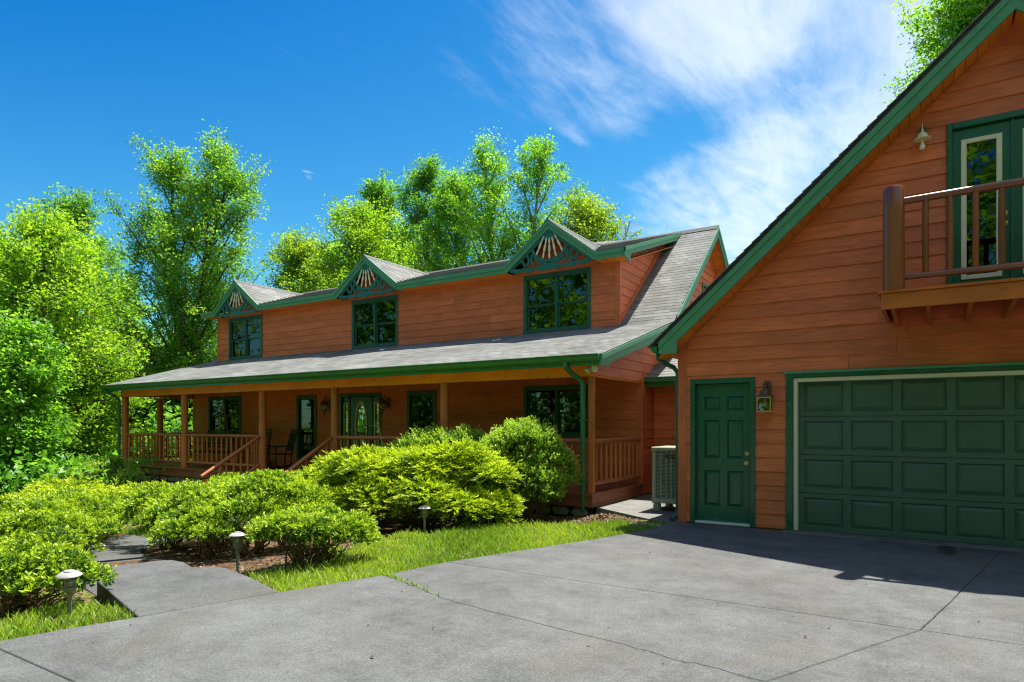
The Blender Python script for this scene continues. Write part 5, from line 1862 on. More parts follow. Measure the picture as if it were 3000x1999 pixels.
t = thing('table_lamp', 'orange shaded table lamp inside the right-hand porch window', 'table lamp', (-9.35, 17.0, 0.2))
m = MB(); m.lathe([(0.14, 1.02), (0.10, 1.25)], (-9.35, 17.0, 0.0 + 0.12), 16); part('shade', m, 'lamp_shade', t, smooth=True)
m = MB(); m.lathe([(0.09, 0.75), (0.03, 0.80), (0.05, 0.95), (0.012, 1.05), (0.012, 1.15)], (-9.35, 17.0, 0.0), 12); part('stand', m, 'lamp_bronze', t, smooth=True)
m = MB(); m.box(-9.65, -9.05, 16.7, 17.3, 0.70, 0.74)
for dx in (-0.27, 0.27):
    for dy in (-0.27, 0.27):
        m.box(-9.35 + dx - 0.02, -9.35 + dx + 0.02, 17.0 + dy - 0.02, 17.0 + dy + 0.02, 0.2, 0.70)
solo('side_table', m, 'black_wood', 'dark side table under the lamp inside the house', 'table')

# ------------------------------------------------------------------ odd small things
def flat_stone(label, x, y, w, d, seed):
    rg = random.Random(seed)
    pts = [(x + w * math.cos(2 * math.pi * k / 9) * rg.uniform(0.75, 1.1), y + d * math.sin(2 * math.pi * k / 9) * rg.uniform(0.75, 1.1)) for k in range(9)]
    z = terrain(x, y)
    m = MB(); m.prism(pts, 'z', z - 0.05, z + 0.035)
    solo('flat_stone', m, 'pale_stone', label, 'stone', bevel=0.008)


flat_stone('flat pale stone in the grass beside the garage corner', -3.62, 9.35, 0.26, 0.14, 3)
flat_stone('small pale stone among dead leaves near the driveway edge', -4.85, 8.35, 0.12, 0.10, 5)

m = MB()
m.tube([(-10.0, 10.35, 0.9), (-10.02, 10.36, 1.15), (-10.08, 10.36, 1.38), (-10.2, 10.35, 1.47), (-10.36, 10.34, 1.46)], [0.009, 0.009, 0.008, 0.007, 0.005], 5)
m.tube([(-10.06, 10.36, 1.36), (-10.12, 10.35, 1.53)], [0.006, 0.003], 5)
m.tube([(-10.02, 10.36, 1.18), (-9.86, 10.34, 1.26)], [0.006, 0.003], 5)
m.tube([(-10.02, 10.36, 1.0), (-9.9, 10.34, 1.02)], [0.005, 0.003], 5)
m.tube([(-10.0, 10.35, -0.6), (-10.0, 10.35, 0.9)], 0.009, 5)
solo('dry_weed_stalk', m, 'stalk', 'single dry weed stalk bending above the porch shrubs', 'weed')

# ------------------------------------------------------------------ trees
def leaf_tri(P, N, T, L, W):
    B = unit(np.cross(N, T)) * (W * 0.5)[:, None]
    v = np.empty((len(P), 3, 3))
    v[:, 0] = P + T * (L * 0.25)[:, None] - B
    v[:, 1] = P + T * (L * 0.15)[:, None] + B
    v[:, 2] = P + T * L[:, None]
    return v.reshape(-1, 3)


CAMP = np.array([0, 0, 1.48])


def tree(name, label, base, H, R0, seed, mat='leaf_mid', bark='bark', cb=0.25, nl=34, sub=6, lpc=70, leaf=0.17,
         asc=0.9, top=0.55, lean=(0, 0), fork=0.0, tr=None, droop=0.0, group='trees round the house', wob=0.25, cat='tree', fill=1.0):
    """tapered trunk, ascending limbs, side branches, leaves strung along the outer half of each branch"""
    rg = np.random.default_rng(seed)
    nl = int(nl * 1.55); sub = sub + 2; lpc = int(lpc * 1.35); leaf = leaf * 0.80
    t = thing(name, label, cat, base, group)
    wd = MB()
    b = np.array([0.0, 0, 0])
    tr = tr or 0.016 * H + 0.03
    trunks = []
    nst = 1 if not fork else 2
    for s in range(nst):
        pts, rad = [], []
        dirx = (0, 0) if not fork else ((0.16 if s else -0.10), (0.05 if s else -0.05))
        for k in range(9):
            f = k / 8
            g = max(0, f - fork) if fork else 0
            pts.append(b + np.array([lean[0] * f * H + dirx[0] * g * H + rg.normal(0, 0.012) * H * (f > 0) * 0.5,
                                     lean[1] * f * H + dirx[1] * g * H + rg.normal(0, 0.012) * H * (f > 0) * 0.5, f * H * 0.96]))
            rad.append(tr * (1 - f) ** 0.8 * (1 if s == 0 else 0.75) + 0.015)
        if fork and s:
            k0 = int(fork * 8)
            for k in range(k0 + 1): pts[k] = trunks[0][k]
        trunks.append(pts)
        wd.tube(pts, rad, 8)
    P, D, C = [], [], []
    ph = rg.uniform(0, 6.28, 3)
    for i in range(nl):
        f = (i + rg.uniform(0, 1)) / nl
        h = cb + (1 - cb) * f ** 0.9
        az = i * 2.39996 + rg.uniform(-0.5, 0.5)
        prof = math.sin(math.pi * min(1, max(0.0, (h - cb) / (1 - cb)) * (1 - 0.0) * 0.0 + 0.5)) if False else 1
        q = (h - cb) / (1 - cb)
        env = (math.sin(math.pi * (0.16 + 0.84 * q) ** (0.75 + 0.5 * top))) ** 0.75 if q < 1 else 0.1
        env *= 1 + wob * math.sin(2 * az + ph[0]) * 0.6 + wob * rg.normal(0, 0.7)
        r = max(0.12, R0 * max(0.12, env))
        tip_h = h * H
        pts = trunks[i % nst]
        ah = max(cb * 0.55 * H, tip_h - r * asc)
        fa = min(0.94, ah / (H * 0.96)) * 8
        k = int(fa); A = pts[k] + (pts[min(8, k + 1)] - pts[k]) * (fa - k)
        tipc = pts[min(8, int(min(0.99, h) * 8))]
        T = np.array([tipc[0] + r * math.cos(az), tipc[1] + r * math.sin(az), min(H, tip_h + rg.normal(0, 0.03) * H)])
        mid = (A + T) / 2 + np.array([0, 0, 0.12 * r]) + rg.normal(0, 0.06, 3) * r
        lr = 0.018 + 0.011 * r
        wd.tube([A, mid, T], [lr * 1.5, lr, 0.008], 5, False)
        ax = T - mid
        for s in range(sub):
            u = (s + rg.uniform(0.1, 0.9)) / sub
            S = A + (mid - A) * (0.45 + u * 1.1) if u < 0.5 else mid + (T - mid) * (u - 0.5) * 2
            sd = unit((ax / (np.linalg.norm(ax) + 1e-6) * 0.6 + rg.normal(0, 0.62, 3) + np.array([0, 0, 0.35 - droop]))[None])[0]
            ln = rg.uniform(0.6, 1.3) * (0.50 + 0.26 * R0 ** 0.7)
            E_ = S + sd * ln
            wd.tube([S, (S + E_) / 2 + rg.normal(0, 0.05, 3), E_], [0.016, 0.011, 0.005], 3, False)
            n = int(lpc * rg.uniform(0.6, 1.4) * fill)
            uu = rg.beta(2.2, 1.3, n)[:, None] * 1.12
            pp = S + (E_ - S) * uu + rg.normal(0, 1, (n, 3)) * np.array([0.36, 0.36, 0.24]) * (0.45 + 0.16 * R0 ** 0.6) * rg.uniform(0.6, 1.25)
            P.append(pp); D.append(np.repeat(sd[None], n, 0)); C.append(np.full(n, rg.normal(0, 0.16)))
    P = np.concatenate(P); D = np.concatenate(D); C = np.concatenate(C)
    n = len(P)
    N = unit(rg.normal(0, 0.75, (n, 3)) + np.array([0, 0, 0.8]))
    T = unit(D * 0.5 + rg.normal(0, 0.8, (n, 3)) + np.array([0, 0, -0.35 - droop]))
    T = unit(T - N * np.sum(T * N, 1, keepdims=True))
    L = leaf * rg.uniform(0.7, 1.35, n)
    v = leaf_tri(P, N, T, L, L * rg.uniform(0.6, 0.9, n))
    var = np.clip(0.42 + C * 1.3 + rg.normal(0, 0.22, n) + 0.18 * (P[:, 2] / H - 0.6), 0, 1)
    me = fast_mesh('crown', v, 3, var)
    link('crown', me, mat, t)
    link('trunk', wd.mesh('trunk', smooth=True, angle=60), bark, t)
    return t


def copy_tree(src, label, loc, rz, sc, mat=None):
    o = src.copy(); COL.objects.link(o)
    o.location = loc; o.rotation_euler = (0, 0, rz); o.scale = sc; o['label'] = label
    ORG[o.name] = Vector(loc)
    for ch in list(src.children):
        c = ch.copy(); COL.objects.link(c); c.parent = o
    return o


A_ = R(32.8)
def at(px, t, z=None):
    """photo column px at depth t -> point on the ground"""
    u = (px - 1500) / 1922
    x, y = t * (-math.sin(A_) + u * math.cos(A_)), t * (math.cos(A_) + u * math.sin(A_))
    return (x, y, (terrain(x, y) if z is None else z) - 0.1)


def zat(py, t):
    return 1.48 + (1245 - py) / 1922 * t


def T(px, py, t, wpx, name, label, seed, **kw):
    b = at(px, t)
    r = wpx / 1922 * t / 2
    return tree(name, label, b, zat(py, t) - b[2] - 0.5 - 0.45 * r ** 0.7, r * 0.98, seed, **kw)


T(128, 560, 25, 430, 'maple_tree', 'bright yellow green tree nearest the left edge, dark straight trunk', 1, mat='leaf_bright', cb=0.20, nl=46, sub=7, lpc=62, leaf=0.16, asc=0.35, wob=0.16)
T(215, 525, 39, 340, 'maple_tree', 'taller dark green tree behind the bright left one', 2, mat='leaf_deep', cb=0.25, nl=44, sub=6, lpc=70, leaf=0.2, top=0.9, wob=0.15)
T(500, 375, 34, 400, 'maple_tree', 'tallest tree on the left with a forked trunk and rusty top', 3, mat='leaf_rusty', cb=0.20, nl=62, sub=7, lpc=66, leaf=0.17, asc=1.5, top=0.75, fork=0.36, wob=0.14, tr=0.42, lean=(0.06, 0.04), fill=1.3)
T(-70, 610, 31, 330, 'maple_tree', 'green tree cut by the left edge of the view', 4, mat='leaf_mid', cb=0.15, nl=40, sub=6, lpc=60, leaf=0.18)
T(355, 760, 44, 300, 'maple_tree', 'shorter green tree filling the gap left of the tallest tree', 5, mat='leaf_deep', cb=0.12, nl=40, sub=6, lpc=60, leaf=0.21)
T(690, 800, 46, 260, 'maple_tree', 'low tree showing just left of the first gablet', 6, mat='leaf_mid', cb=0.15, nl=34, sub=6, lpc=60, leaf=0.2)
T(880, 630, 38, 270, 'oak_tree', 'yellowish tree rising between the first and second gablets', 7, mat='leaf_olive', cb=0.2, nl=40, sub=6, lpc=62, leaf=0.18, droop=0.2)
T(1060, 545, 36, 390, 'maple_tree', 'broad bright tree above the second gablet', 8, mat='leaf_bright', cb=0.2, nl=56, sub=7, lpc=66, leaf=0.17, wob=0.15)
T(1105, 480, 47, 150, 'poplar_tree', 'narrow dark treetop poking up behind the broad bright tree', 9, mat='leaf_deep', cb=0.3, nl=30, sub=6, lpc=64, leaf=0.21, asc=1.2)
T(1255, 420, 46, 230, 'poplar_tree', 'dark upright tree left of the tallest middle tree', 10, mat='leaf_deep', cb=0.25, nl=36, sub=6, lpc=64, leaf=0.2, asc=1.2, wob=0.3)
T(1335, 455, 40, 230, 'maple_tree', 'upright green tree just left of the tallest middle tree', 11, mat='leaf_mid', cb=0.2, nl=46, sub=6, lpc=66, leaf=0.17, asc=1.4, wob=0.2)
T(1490, 365, 37, 270, 'maple_tree', 'tallest tree above the house between second and third gablets', 12, mat='leaf_mid', bark='bark_pale', cb=0.30, nl=54, sub=6, lpc=64, leaf=0.16, asc=1.6, top=0.75, wob=0.18, fork=0.3)
T(1715, 515, 33, 290, 'oak_tree', 'rounded olive oak behind the third gablet', 13, mat='leaf_olive', cb=0.35, nl=42, sub=6, lpc=60, leaf=0.16, droop=0.25, asc=0.8, wob=0.12)
T(1190, 600, 50, 400, 'maple_tree', 'low pale tree filling behind the roof centre', 14, mat='leaf_bright', cb=0.1, nl=44, sub=6, lpc=56, leaf=0.22)
T(1580, 640, 45, 250, 'maple_tree', 'low tree seen left of the third gablet', 15, mat='leaf_bright', cb=0.1, nl=36, sub=6, lpc=56, leaf=0.2)
T(960, 660, 52, 330, 'maple_tree', 'low tree far behind between the first two gablets', 16, mat='leaf_mid', cb=0.1, nl=38, sub=6, lpc=56, leaf=0.22)
T(2945, -330, 26, 450, 'maple_tree', 'tall tree leaning over the garage roof at the right', 17, mat='leaf_mid', cb=0.36, nl=70, sub=8, lpc=66, leaf=0.17, top=0.6, wob=0.2, fill=1.3)
# slender understory trees at the wood's edge, seen left of and through the porch
for k, (px, t_, hh, w, lab) in enumerate((
        (20, 21, 6.0, 150, 'slim young tree at the bottom left edge of the wood'),
        (250, 27, 7.5, 190, 'slim young tree in the wood left of the porch corner'),
        (330, 33, 9.0, 230, 'leafy young tree just behind the left porch corner post'),
        (425, 36, 9.0, 230, 'slanting young tree seen through the first porch bay'),
        (520, 39, 9.5, 240, 'young tree seen through the porch beside the second post'),
        (590, 36, 8.0, 230, 'young tree hidden low behind the porch wall corner'),
        (140, 34, 9.0, 260, 'young leafy tree deep in the left wood'))):
    b = at(px, t_)
    tree('young_tree', lab, b, hh, w / 1922 * t_ / 2, 40 + k, mat=('leaf_mid', 'leaf_bright', 'leaf_deep')[k % 3], bark='bark_pale', cb=0.12, nl=30, sub=6, lpc=52, leaf=0.17,
         asc=0.6, lean=(random.uniform(-.1, .1), random.uniform(-.1, .1)), tr=0.09, group='young trees in the wood')


def undergrowth(name, spans, n, leaf, seed, mat, dens):
    """leafy mass nobody could count: brush of the wood floor"""
    rg = np.random.default_rng(seed)
    P = []
    for (px0, px1, t0, t1, h0, h1, cnt) in spans:
        for _ in range(cnt):
            px = rg.uniform(px0, px1); tt = rg.uniform(t0, t1)
            b = np.array(at(px, tt))
            h = rg.uniform(h0, h1); r = rg.uniform(0.6, 1.5)
            k = int(dens * rg.uniform(0.7, 1.3))
            d = unit(rg.normal(0, 1, (k, 3))) * (rg.uniform(0.5, 1.05, k) ** 0.6)[:, None]
            P.append(b + np.array([0, 0, h * 0.5]) + d * np.array([r, r, h * 0.55]))
    P = np.concatenate(P); n = len(P)
    N = unit(rg.normal(0, 0.8, (n, 3)) + np.array([0, 0, 0.7]))
    T_ = unit(rg.normal(0, 1, (n, 3))); T_ = unit(T_ - N * np.sum(T_ * N, 1, keepdims=True))
    L = leaf * rg.uniform(0.7, 1.4, n)
    me = fast_mesh(name, leaf_tri(P, N, T_, L, L * 0.75), 3, np.clip(rg.normal(0.42, 0.22, n), 0, 1))
    o = link(name, me, mat)
    return o


u = undergrowth('undergrowth', [(-350, 760, 24, 46, 1.5, 4.5, 150), (-350, 420, 19, 25, 0.8, 2.2, 60), (-350, 800, 46, 60, 5, 12, 120), (700, 1900, 50, 62, 6, 13, 90)], 0, 0.2, 70, 'leaf_deep', 330)
tag(u, 'dense green undergrowth and far foliage of the wood', 'undergrowth', kind='stuff')


def far_wood():
    """the wood across the drive: it is what the window panes mirror"""
    rg = np.random.default_rng(99)
    P = []
    for k in range(46):
        az = R(-72 + 172 * (k + rg.uniform(0, 1)) / 46)
        d = rg.uniform(30, 40)
        c = np.array([d * math.sin(az) - 4, -d * math.cos(az) + 4, 0])
        H_ = rg.uniform(15, 23)
        for j in range(48):
            f = rg.uniform(0.0, 1) ** 1.1
            r = 3.6 * math.sin(math.pi * (0.12 + 0.85 * f)) ** 0.7
            a = rg.uniform(0, 6.28)
            q = c + np.array([r * math.cos(a) * rg.uniform(0.3, 1), r * math.sin(a) * rg.uniform(0.3, 1), f * H_])
            P.append(q + rg.normal(0, 1, (50, 3)) * np.array([0.9, 0.9, 0.6]))
    P = np.concatenate(P); n = len(P)
    N = unit(rg.normal(0, 0.8, (n, 3)) + np.array([0, 0, 0.7]))
    T_ = unit(rg.normal(0, 1, (n, 3))); T_ = unit(T_ - N * np.sum(T_ * N, 1, keepdims=True))
    L = 0.62 * rg.uniform(0.7, 1.4, n)
    me = fast_mesh('woodland', leaf_tri(P, N, T_, L, L * 0.75), 3, np.clip(rg.normal(0.42, 0.22, n), 0, 1))
    tag(link('woodland', me, 'leaf_mid'), 'the wood across the driveway, mirrored in the window panes', 'woodland', kind='stuff')


far_wood()

# ------------------------------------------------------------------ shrubs
def shrub(name, label, blobs, seed, kind, nspr, base=None, group=None, cat='shrub', under=-0.25, stems=26, leaf=None, mat=None, flat=0.0):
    rg = np.random.default_rng(seed)
    nspr = int(nspr * 0.62)
    B = np.array(blobs, float)
    bx, by = (B[:, 0].mean(), B[:, 1].mean()) if base is None else base
    bz = terrain(bx, by)
    t = thing(name, label, cat, (bx, by, bz), group)
    org = np.array([bx, by, bz])
    if kind in ('juniper', 'yew'):             # tiers and knobs that break up the mound
        ex = []
        nk = {'juniper': 9, 'yew': 8}[kind] * len(B)
        for q in range(nk):
            j = rg.integers(len(B)); dd = unit(rg.normal(0, 1, (1, 3)))[0]; dd[2] = abs(dd[2]) * 0.9 - 0.12
            s_ = rg.uniform(0.8, 1.25)
            sz = (0.34 * s_, 0.30 * s_, 0.11 * s_) if kind == 'juniper' else (0.21 * s_, 0.21 * s_, 0.12 * s_)
            ex.append([*(B[j, :3] + dd / np.linalg.norm(dd) * B[j, 3:6] * rg.uniform(0.82, 1.0)), *np.minimum(sz, B[j, 3:6] * 0.6)])
        B[:, 3:6] *= 0.86
        B = np.concatenate([B, np.array(ex)])
    w = B[:, 3] * B[:, 4] + 0.6 * B[:, 5] * (B[:, 3] + B[:, 4]) / 2
    w = w / w.sum()
    nb0 = len(blobs)
    idx = rg.choice(len(B), nspr * 2, p=w)
    d = unit(rg.normal(0, 1, (nspr * 2, 3)))
    d[:, 2] = np.where(d[:, 2] < under, -d[:, 2], d[:, 2])
    lump = 1 + 0.10 * np.sin(d[:, 0] * 9 + idx * 2.0) * np.sin(d[:, 1] * 8 + 1.0) + 0.07 * np.sin(d[:, 2] * 13 + d[:, 0] * 11) + 0.05 * np.sin(d[:, 1] * 23 + idx) * np.sin(d[:, 0] * 21)
    rr = (0.72 + 0.30 * rg.beta(3.2, 1.3, nspr * 2)) * lump
    P = B[idx, :3] + d * B[idx, 3:6] * rr[:, None]
    keep = np.ones(len(P), bool)
    for j in range(len(B)):
        q = np.linalg.norm((P - B[j, :3]) / B[j, 3:6], axis=1)
        keep &= ~((q < 0.72) & (idx != j))
    gz = np.array([terrain(p[0], p[1]) for p in P])
    keep &= P[:, 2] > gz + 0.03
    P, d, rr, idx = P[keep][:nspr], d[keep][:nspr], rr[keep][:nspr], idx[keep][:nspr]
    n = len(P)
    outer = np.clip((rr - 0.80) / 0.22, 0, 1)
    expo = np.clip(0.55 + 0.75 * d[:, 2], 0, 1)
    if kind == 'juniper':
        ax = unit(d * np.array([1, 1, 0.25]) + np.array([0, 0, 0.35]) + rg.normal(0, 0.28, (n, 3)))
        ln = rg.uniform(0.12, 0.25, n); K = 12; Lf, Wf = 0.066, 0.020
    elif kind == 'box':
        ax = unit(d * 0.7 + np.array([0, 0, 0.75]) + rg.normal(0, 0.3, (n, 3)))
        ln = rg.uniform(0.06, 0.19, n); K = 9; Lf, Wf = 0.040, 0.022
    else:
        ax = unit(d * 0.8 + np.array([0, 0, 0.45]) + rg.normal(0, 0.35, (n, 3)))
        ln = rg.uniform(0.035, 0.085, n); K = 8; Lf, Wf = 0.042, 0.018
    if leaf: Lf, Wf = leaf
    f = np.tile((np.arange(K) + 0.5) / K, n)
    rep = lambda a: np.repeat(a, K, 0)
    Ax = rep(ax)
    side = unit(np.cross(Ax, rg.normal(0, 1, (n * K, 3))))
    if kind == 'juniper':                      # flat fan sprays that arch over at the tip
        pl = rep(unit(np.cross(ax, np.array([0, 0, 1.0]) + rg.normal(0, 0.2, (n, 3)))))
        sg = np.where(np.arange(n * K) % 2 == 0, 1.0, -1.0)[:, None]
        side = unit(pl * sg + 0.25 * rg.normal(0, 1, (n * K, 3)))
    Pl = rep(P) + Ax * (f * rep(ln))[:, None] - (np.array([0, 0, 1.0]) * (0.35 * f ** 2 * rep(ln))[:, None] if kind == 'juniper' else 0)
    Tn = unit(Ax * 0.75 + side * (0.75 if kind != 'juniper' else 0.65))
    N = unit(rg.normal(0, 0.6, (n * K, 3)) + np.array([0, 0, 0.75]))
    N = unit(N - Tn * np.sum(N * Tn, 1, keepdims=True))
    s = rg.uniform(0.7, 1.3, n * K)
    v = leaves(Pl, N, Tn, Lf * s, Wf * s)
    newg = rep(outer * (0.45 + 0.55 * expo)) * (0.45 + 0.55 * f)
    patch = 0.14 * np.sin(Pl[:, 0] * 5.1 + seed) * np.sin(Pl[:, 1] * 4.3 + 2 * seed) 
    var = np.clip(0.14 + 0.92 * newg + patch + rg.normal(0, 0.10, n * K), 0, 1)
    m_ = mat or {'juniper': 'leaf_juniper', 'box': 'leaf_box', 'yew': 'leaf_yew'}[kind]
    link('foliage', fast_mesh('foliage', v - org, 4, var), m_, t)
    # bare stems fanning out below the leaves
    wd = MB()
    for k in range(stems):
        j = int(rg.integers(nb0))
        dd = unit(rg.normal(0, 1, (1, 3)))[0]; dd[2] = abs(dd[2]) * 0.6 - 0.15
        E_ = B[j, :3] + dd * B[j, 3:6] * rg.uniform(0.6, 0.9)
        r0 = min(0.10, 0.05 * B[j, 3] + 0.04)
        cx_, cy_ = (bx, by) if base is not None else (B[j, 0], B[j, 1])
        S = np.array([cx_ + rg.normal(0, r0), cy_ + rg.normal(0, r0), terrain(cx_, cy_) - 0.04])
        mid = S * 0.5 + E_ * 0.5 + rg.normal(0, 0.05, 3) + np.array([0, 0, -0.04])
        wd.tube([S - org, mid - org, E_ - org], [0.020 + 0.008 * B[j, 3], 0.012, 0.004], 5, False)
        for q in range(3):
            a = mid + (E_ - mid) * rg.uniform(0, 0.8)
            e = a + rg.normal(0, 0.16, 3) + np.array([0, 0, 0.02])
            wd.tube([a - org, e - org], [0.006, 0.002], 3, False)
    link('stems', wd.mesh('stems'), 'twig', t)
    return t


G = 'shrubs in the front beds'
shrub('yew_shrub', 'small rounded shrub with bare stems nearest the driveway', [(-5.88, 4.95, 0.22, 0.44, 0.40, 0.23), (-5.70, 5.10, 0.18, 0.34, 0.33, 0.20), (-6.10, 4.92, 0.19, 0.28, 0.28, 0.19)], 201, 'yew', 6800, (-5.82, 4.9), G, under=0.0, stems=40)
shrub('yew_shrub', 'large mounded shrub right of the walk behind the path lamp', [(-8.05, 5.75, 0.24, 0.80, 0.70, 0.46), (-7.65, 6.0, 0.16, 0.55, 0.5, 0.40), (-8.55, 5.6, 0.20, 0.60, 0.52, 0.42), (-7.75, 5.35, 0.02, 0.62, 0.42, 0.38), (-8.3, 5.2, -0.02, 0.55, 0.40, 0.34)], 202, 'yew', 12000, None, G, under=-0.1, stems=50)
shrub('yew_shrub', 'mounded shrub at the bend of the walk', [(-9.95, 5.75, 0.06, 0.55, 0.55, 0.46), (-9.6, 6.2, 0.10, 0.6, 0.6, 0.45), (-9.55, 5.45, 0.0, 0.42, 0.40, 0.38)], 203, 'yew', 7000, None, G, under=-0.1, stems=46)
shrub('yew_shrub', 'wide mounded shrub left of the walk at the left edge', [(-9.0, 3.55, -0.02, 0.85, 0.62, 0.46), (-9.9, 3.75, 0.02, 0.95, 0.75, 0.52), (-8.45, 3.15, -0.05, 0.6, 0.42, 0.34), (-9.7, 3.0, 0.0, 0.9, 0.5, 0.44)], 204, 'yew', 13000, None, G, under=-0.2, stems=40)
shrub('yew_shrub', 'small sparse shrub behind the nearest path lamp', [(-6.75, 2.42, 0.06, 0.42, 0.30, 0.19), (-6.45, 2.66, 0.06, 0.34, 0.28, 0.20), (-7.15, 2.35, 0.02, 0.42, 0.32, 0.19)], 205, 'yew', 3900, (-6.75, 2.45), G, under=-0.1, stems=54)
shrub('yew_shrub', 'low mounded shrub across the walk bend', [(-11.3, 5.0, -0.1, 0.85, 0.7, 0.42), (-12.1, 5.3, -0.1, 0.9, 0.7, 0.44), (-10.6, 4.1, -0.1, 0.8, 0.6, 0.40)], 206, 'yew', 8000, None, G, under=-0.1, stems=30)
shrub('juniper_shrub', 'low golden juniper spreading along the far left bed', [(-13.4, 5.7, -0.15, 1.2, 0.9, 0.46), (-14.6, 6.2, -0.20, 1.2, 0.9, 0.46), (-12.4, 4.6, -0.16, 1.1, 0.8, 0.44), (-13.0, 6.9, -0.14, 0.9, 0.8, 0.42)], 207, 'juniper', 7000, None, G, stems=20)
shrub('juniper_shrub', 'large golden juniper filling the bed before the porch', [(-6.55, 8.75, 0.62, 0.70, 0.62, 0.42), (-7.35, 8.55, 0.55, 0.85, 0.70, 0.48), (-8.25, 8.55, 0.55, 0.80, 0.70, 0.42), (-6.75, 8.1, 0.18, 0.75, 0.55, 0.34), (-7.75, 7.85, 0.14, 0.80, 0.55, 0.36), (-6.35, 8.55, 0.05, 0.55, 0.5, 0.34), (-8.9, 8.7, 0.45, 0.65, 0.6, 0.40)], 208, 'juniper', 14500, (-7.3, 8.6), G, under=-0.3, stems=50)
shrub('juniper_shrub', 'golden juniper with low reaching arms beside the steps', [(-9.5, 8.6, 0.28, 0.70, 0.6, 0.36), (-10.4, 8.55, 0.12, 0.75, 0.6, 0.34), (-9.2, 7.85, 0.05, 0.70, 0.5, 0.32), (-10.2, 7.75, -0.02, 0.70, 0.5, 0.30), (-11.2, 8.3, -0.02, 0.60, 0.5, 0.30), (-8.6, 7.6, -0.05, 0.55, 0.45, 0.30)], 209, 'juniper', 10500, (-9.7, 8.4), G, under=-0.3, stems=44)
shrub('boxwood_shrub', 'tall loose boxwood at the right end of the porch', [(-6.15, 9.95, 0.95, 0.62, 0.55, 0.50), (-5.85, 10.1, 0.62, 0.55, 0.48, 0.48), (-6.6, 9.9, 0.62, 0.52, 0.5, 0.60), (-5.95, 9.75, 0.35, 0.60, 0.5, 0.42), (-6.5, 9.75, 0.20, 0.45, 0.4, 0.34)], 210, 'box', 9000, (-6.2, 9.95), G, under=-0.4, stems=60)
shrub('boxwood_shrub', 'clipped boxwood hedge piece against the porch behind the juniper', [(-8.5, 10.15, 0.78, 0.75, 0.5, 0.52), (-7.7, 10.1, 0.80, 0.7, 0.5, 0.50), (-9.1, 10.15, 0.56, 0.6, 0.45, 0.48)], 211, 'box', 6500, None, G, under=-0.3, stems=26)
shrub('boxwood_shrub', 'small boxwood under the front door railing', [(-10.6, 10.2, 0.40, 0.55, 0.42, 0.44), (-11.3, 10.2, 0.28, 0.45, 0.4, 0.42)], 212, 'box', 3200, None, G, under=-0.3, stems=20)
shrub('boxwood_shrub', 'loose green shrub at the left corner of the porch', [(-20.8, 9.9, -0.35, 1.1, 0.8, 0.75), (-22.0, 9.6, -0.6, 1.0, 0.8, 0.7), (-19.6, 9.9, -0.6, 0.8, 0.7, 0.6)], 213, 'box', 5200, None, G, leaf=(0.055, 0.03), under=-0.3, stems=20)

# ------------------------------------------------------------------ grass, litter
def in_poly(x, y, poly):
    c = np.zeros(len(x), bool)
    n = len(poly)
    for i in range(n):
        x0, y0 = poly[i]; x1, y1 = poly[(i + 1) % n]
        if y0 == y1: continue
        c ^= ((y0 > y) != (y1 > y)) & (x < (x1 - x0) * (y - y0) / (y1 - y0) + x0)
    return c


WALKP = [(-5.12, 2.67), (-4.86, 3.79), (-6.3, 4.12), (-7.7, 4.46), (-9.0, 4.78), (-9.35, 3.6), (-8.0, 3.33), (-6.70, 3.09)]


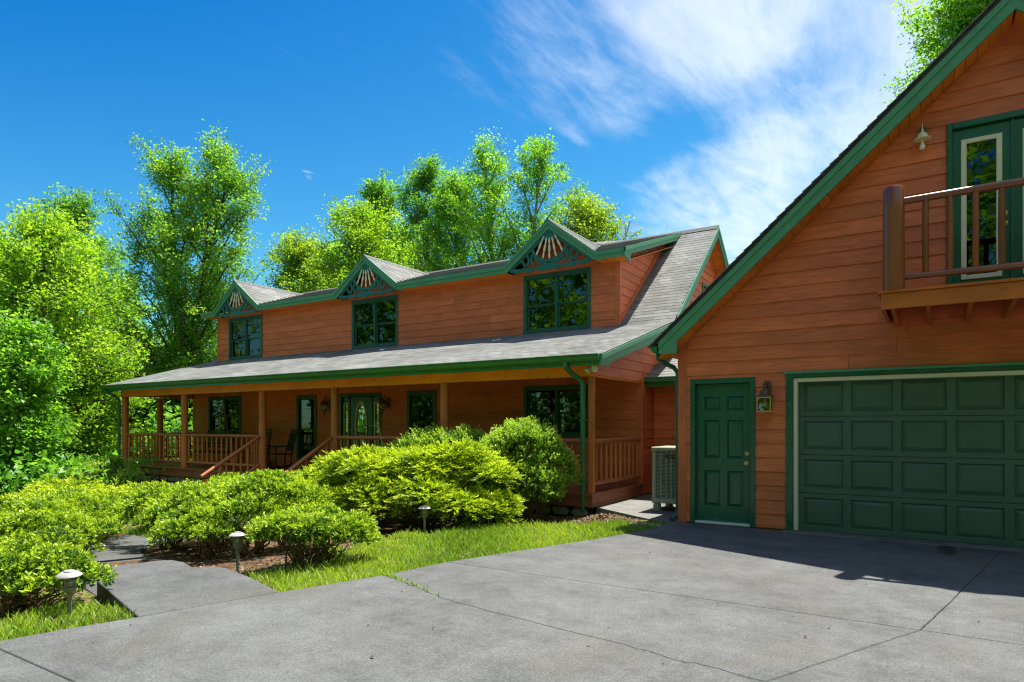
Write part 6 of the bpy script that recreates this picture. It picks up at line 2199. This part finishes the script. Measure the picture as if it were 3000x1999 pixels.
def grass():
    rg = np.random.default_rng(5)
    n = 300000
    y = rg.uniform(-0.5, 9.6, n)
    d = rg.uniform(-0.01, 2.8, n)
    ex = np.interp(y, [p[1] for p in EDGE], [p[0] for p in EDGE])
    x = ex - d
    far = np.where(y < 3, 1.0, np.interp(y, [3, 4.2, 5.0, 6.5, 8, 9.6], [1.0, 0.95, 1.55, 2.25, 2.35, 1.1]))
    cl = 0.5 + 0.5 * np.sin(x * 6.1 + 2 * np.sin(y * 3.3)) * np.sin(y * 5.2 + 1.7 * np.sin(x * 4.0))
    cl2 = 0.5 + 0.5 * np.sin(x * 17 + 1.3 * np.sin(y * 13)) * np.sin(y * 15 + x * 3)
    prob = np.clip((far + 0.25 * (cl - 0.5) * 2 - d) / 0.25, 0, 1) * (0.15 + 0.85 * cl) * (0.25 + 0.75 * cl2)
    sh = np.exp(-(((x + 5.9) / 0.75) ** 2 + ((y - 4.75) / 0.42) ** 2) * 1.2)
    keep = (rg.uniform(0, 1, n) < prob * (1 - 0.93 * sh)) & ~in_poly(x, y, WALKP)
    x, y, d = x[keep], y[keep], d[keep]
    # a few blades by the bend of the path too
    m = 2600
    x = np.concatenate([x, rg.uniform(-9.9, -8.8, m)]); y = np.concatenate([y, 4.85 + rg.uniform(0, 0.45, m)])
    # tufts rooted in the crack where it meets the verge
    m = 170
    f = rg.beta(0.8, 2.2, m)
    x = np.concatenate([x, np.interp(f, [0, 0.3, 1], [-4.57, -4.3, -3.4]) + rg.normal(0, 0.008, m)])
    y = np.concatenate([y, np.interp(f, [0, 0.3, 1], [4.76, 4.69, 4.34]) + rg.normal(0, 0.008, m)])
    n = len(x)
    z = np.array([terrain(a, b) for a, b in zip(x, y)])
    z = np.maximum(z, -0.07)
    z[-m:] = -0.015
    h = rg.gamma(3.5, 0.0100, n) + 0.012
    a = rg.uniform(0, 6.28, n); w = rg.uniform(0.0035, 0.007, n)
    ld = rg.uniform(0.1, 0.9, n)
    la = rg.uniform(0, 6.28, n)
    b0 = np.stack([x, y, z], 1)
    sx = np.stack([np.cos(a) * w, np.sin(a) * w, 0 * a], 1)
    le = np.stack([np.cos(la) * ld * h, np.sin(la) * ld * h, h], 1)
    v = np.empty((n, 4, 3))
    v[:, 0] = b0 - sx; v[:, 1] = b0 + sx; v[:, 2] = b0 + le * 0.6 + sx * 0.6 + np.array([0, 0, 1]) * (h * 0.12)[:, None]; v[:, 3] = b0 + le
    var = np.clip(rg.normal(0.48, 0.22, n) + 0.22 * np.sin(x * 2.2 + y * 1.4), 0, 1)
    me = fast_mesh('grass', v.reshape(-1, 3), 4, var)
    tag(link('grass', me, 'blade'), 'short bright grass verge along the driveway', 'grass', kind='stuff')


grass()


def litter():
    rg = np.random.default_rng(6)
    n = 16000
    y = rg.uniform(1.5, 10.6, n)
    ex = np.interp(y, [p[1] for p in EDGE], [p[0] for p in EDGE])
    d = np.abs(rg.normal(1.2, 1.2, n)) + 0.02
    x = ex - d
    lim_ = np.interp(y, [3, 4.2, 5.0, 6.5, 8, 9.6], [1.0, 0.62, 1.55, 2.25, 2.35, 1.1])
    k = rg.uniform(0, 1, n) < np.clip(0.26 + 0.72 * (d > lim_ - 0.25), 0, 1)
    x, y = x[k], y[k]
    m = 2600                                   # the heap of raked leaves by the porch corner
    r = np.abs(rg.normal(0, 0.30, m)); a = rg.uniform(0, 6.28, m)
    hx, hy = -4.55 + 1.5 * r * np.cos(a), 9.75 + r * np.sin(a)
    hz = np.array([terrain(p, q) for p, q in zip(hx, hy)]) + 0.12 * np.exp(-(r / 0.33) ** 2) * rg.uniform(0.5, 1.1, m)
    inn = ~in_poly(x, y, WALKP)
    x, y = x[inn], y[inn]
    z = np.array([terrain(p, q) for p, q in zip(x, y)]) + rg.uniform(0.004, 0.018, len(x))
    # scraps blown on to the concrete
    q = 90
    dx = rg.uniform(-5.0, 3.0, q); dy = rg.uniform(2.2, 9.5, q)
    ok = dx > np.interp(dy, [p[1] for p in EDGE], [p[0] for p in EDGE]) + 0.1
    dx, dy = dx[ok], dy[ok]
    P = np.concatenate([np.stack([x, y, z], 1), np.stack([hx, hy, hz], 1), np.stack([dx, dy, 0.012 + 0 * dx], 1)])
    n = len(P)
    N = unit(rg.normal(0, 0.38, (n, 3)) + np.array([0, 0, 1]))
    T_ = unit(rg.normal(0, 1, (n, 3)) * np.array([1, 1, 0.1])); T_ = unit(T_ - N * np.sum(T_ * N, 1, keepdims=True))
    L = rg.uniform(0.02, 0.055, n); L[-len(dx):] *= 0.7
    W = L * rg.uniform(0.3, 0.7, n)
    var = np.clip(rg.beta(1.6, 2.2, n), 0, 1); var[-len(dx):] *= 0.35
    me = fast_mesh('leaf_litter', leaves(P, N, T_, L, W), 4, var)
    tag(link('leaf_litter', me, 'dead_leaf'), 'brown dead leaves and bark scraps in the beds', 'leaf litter', kind='stuff')


litter()
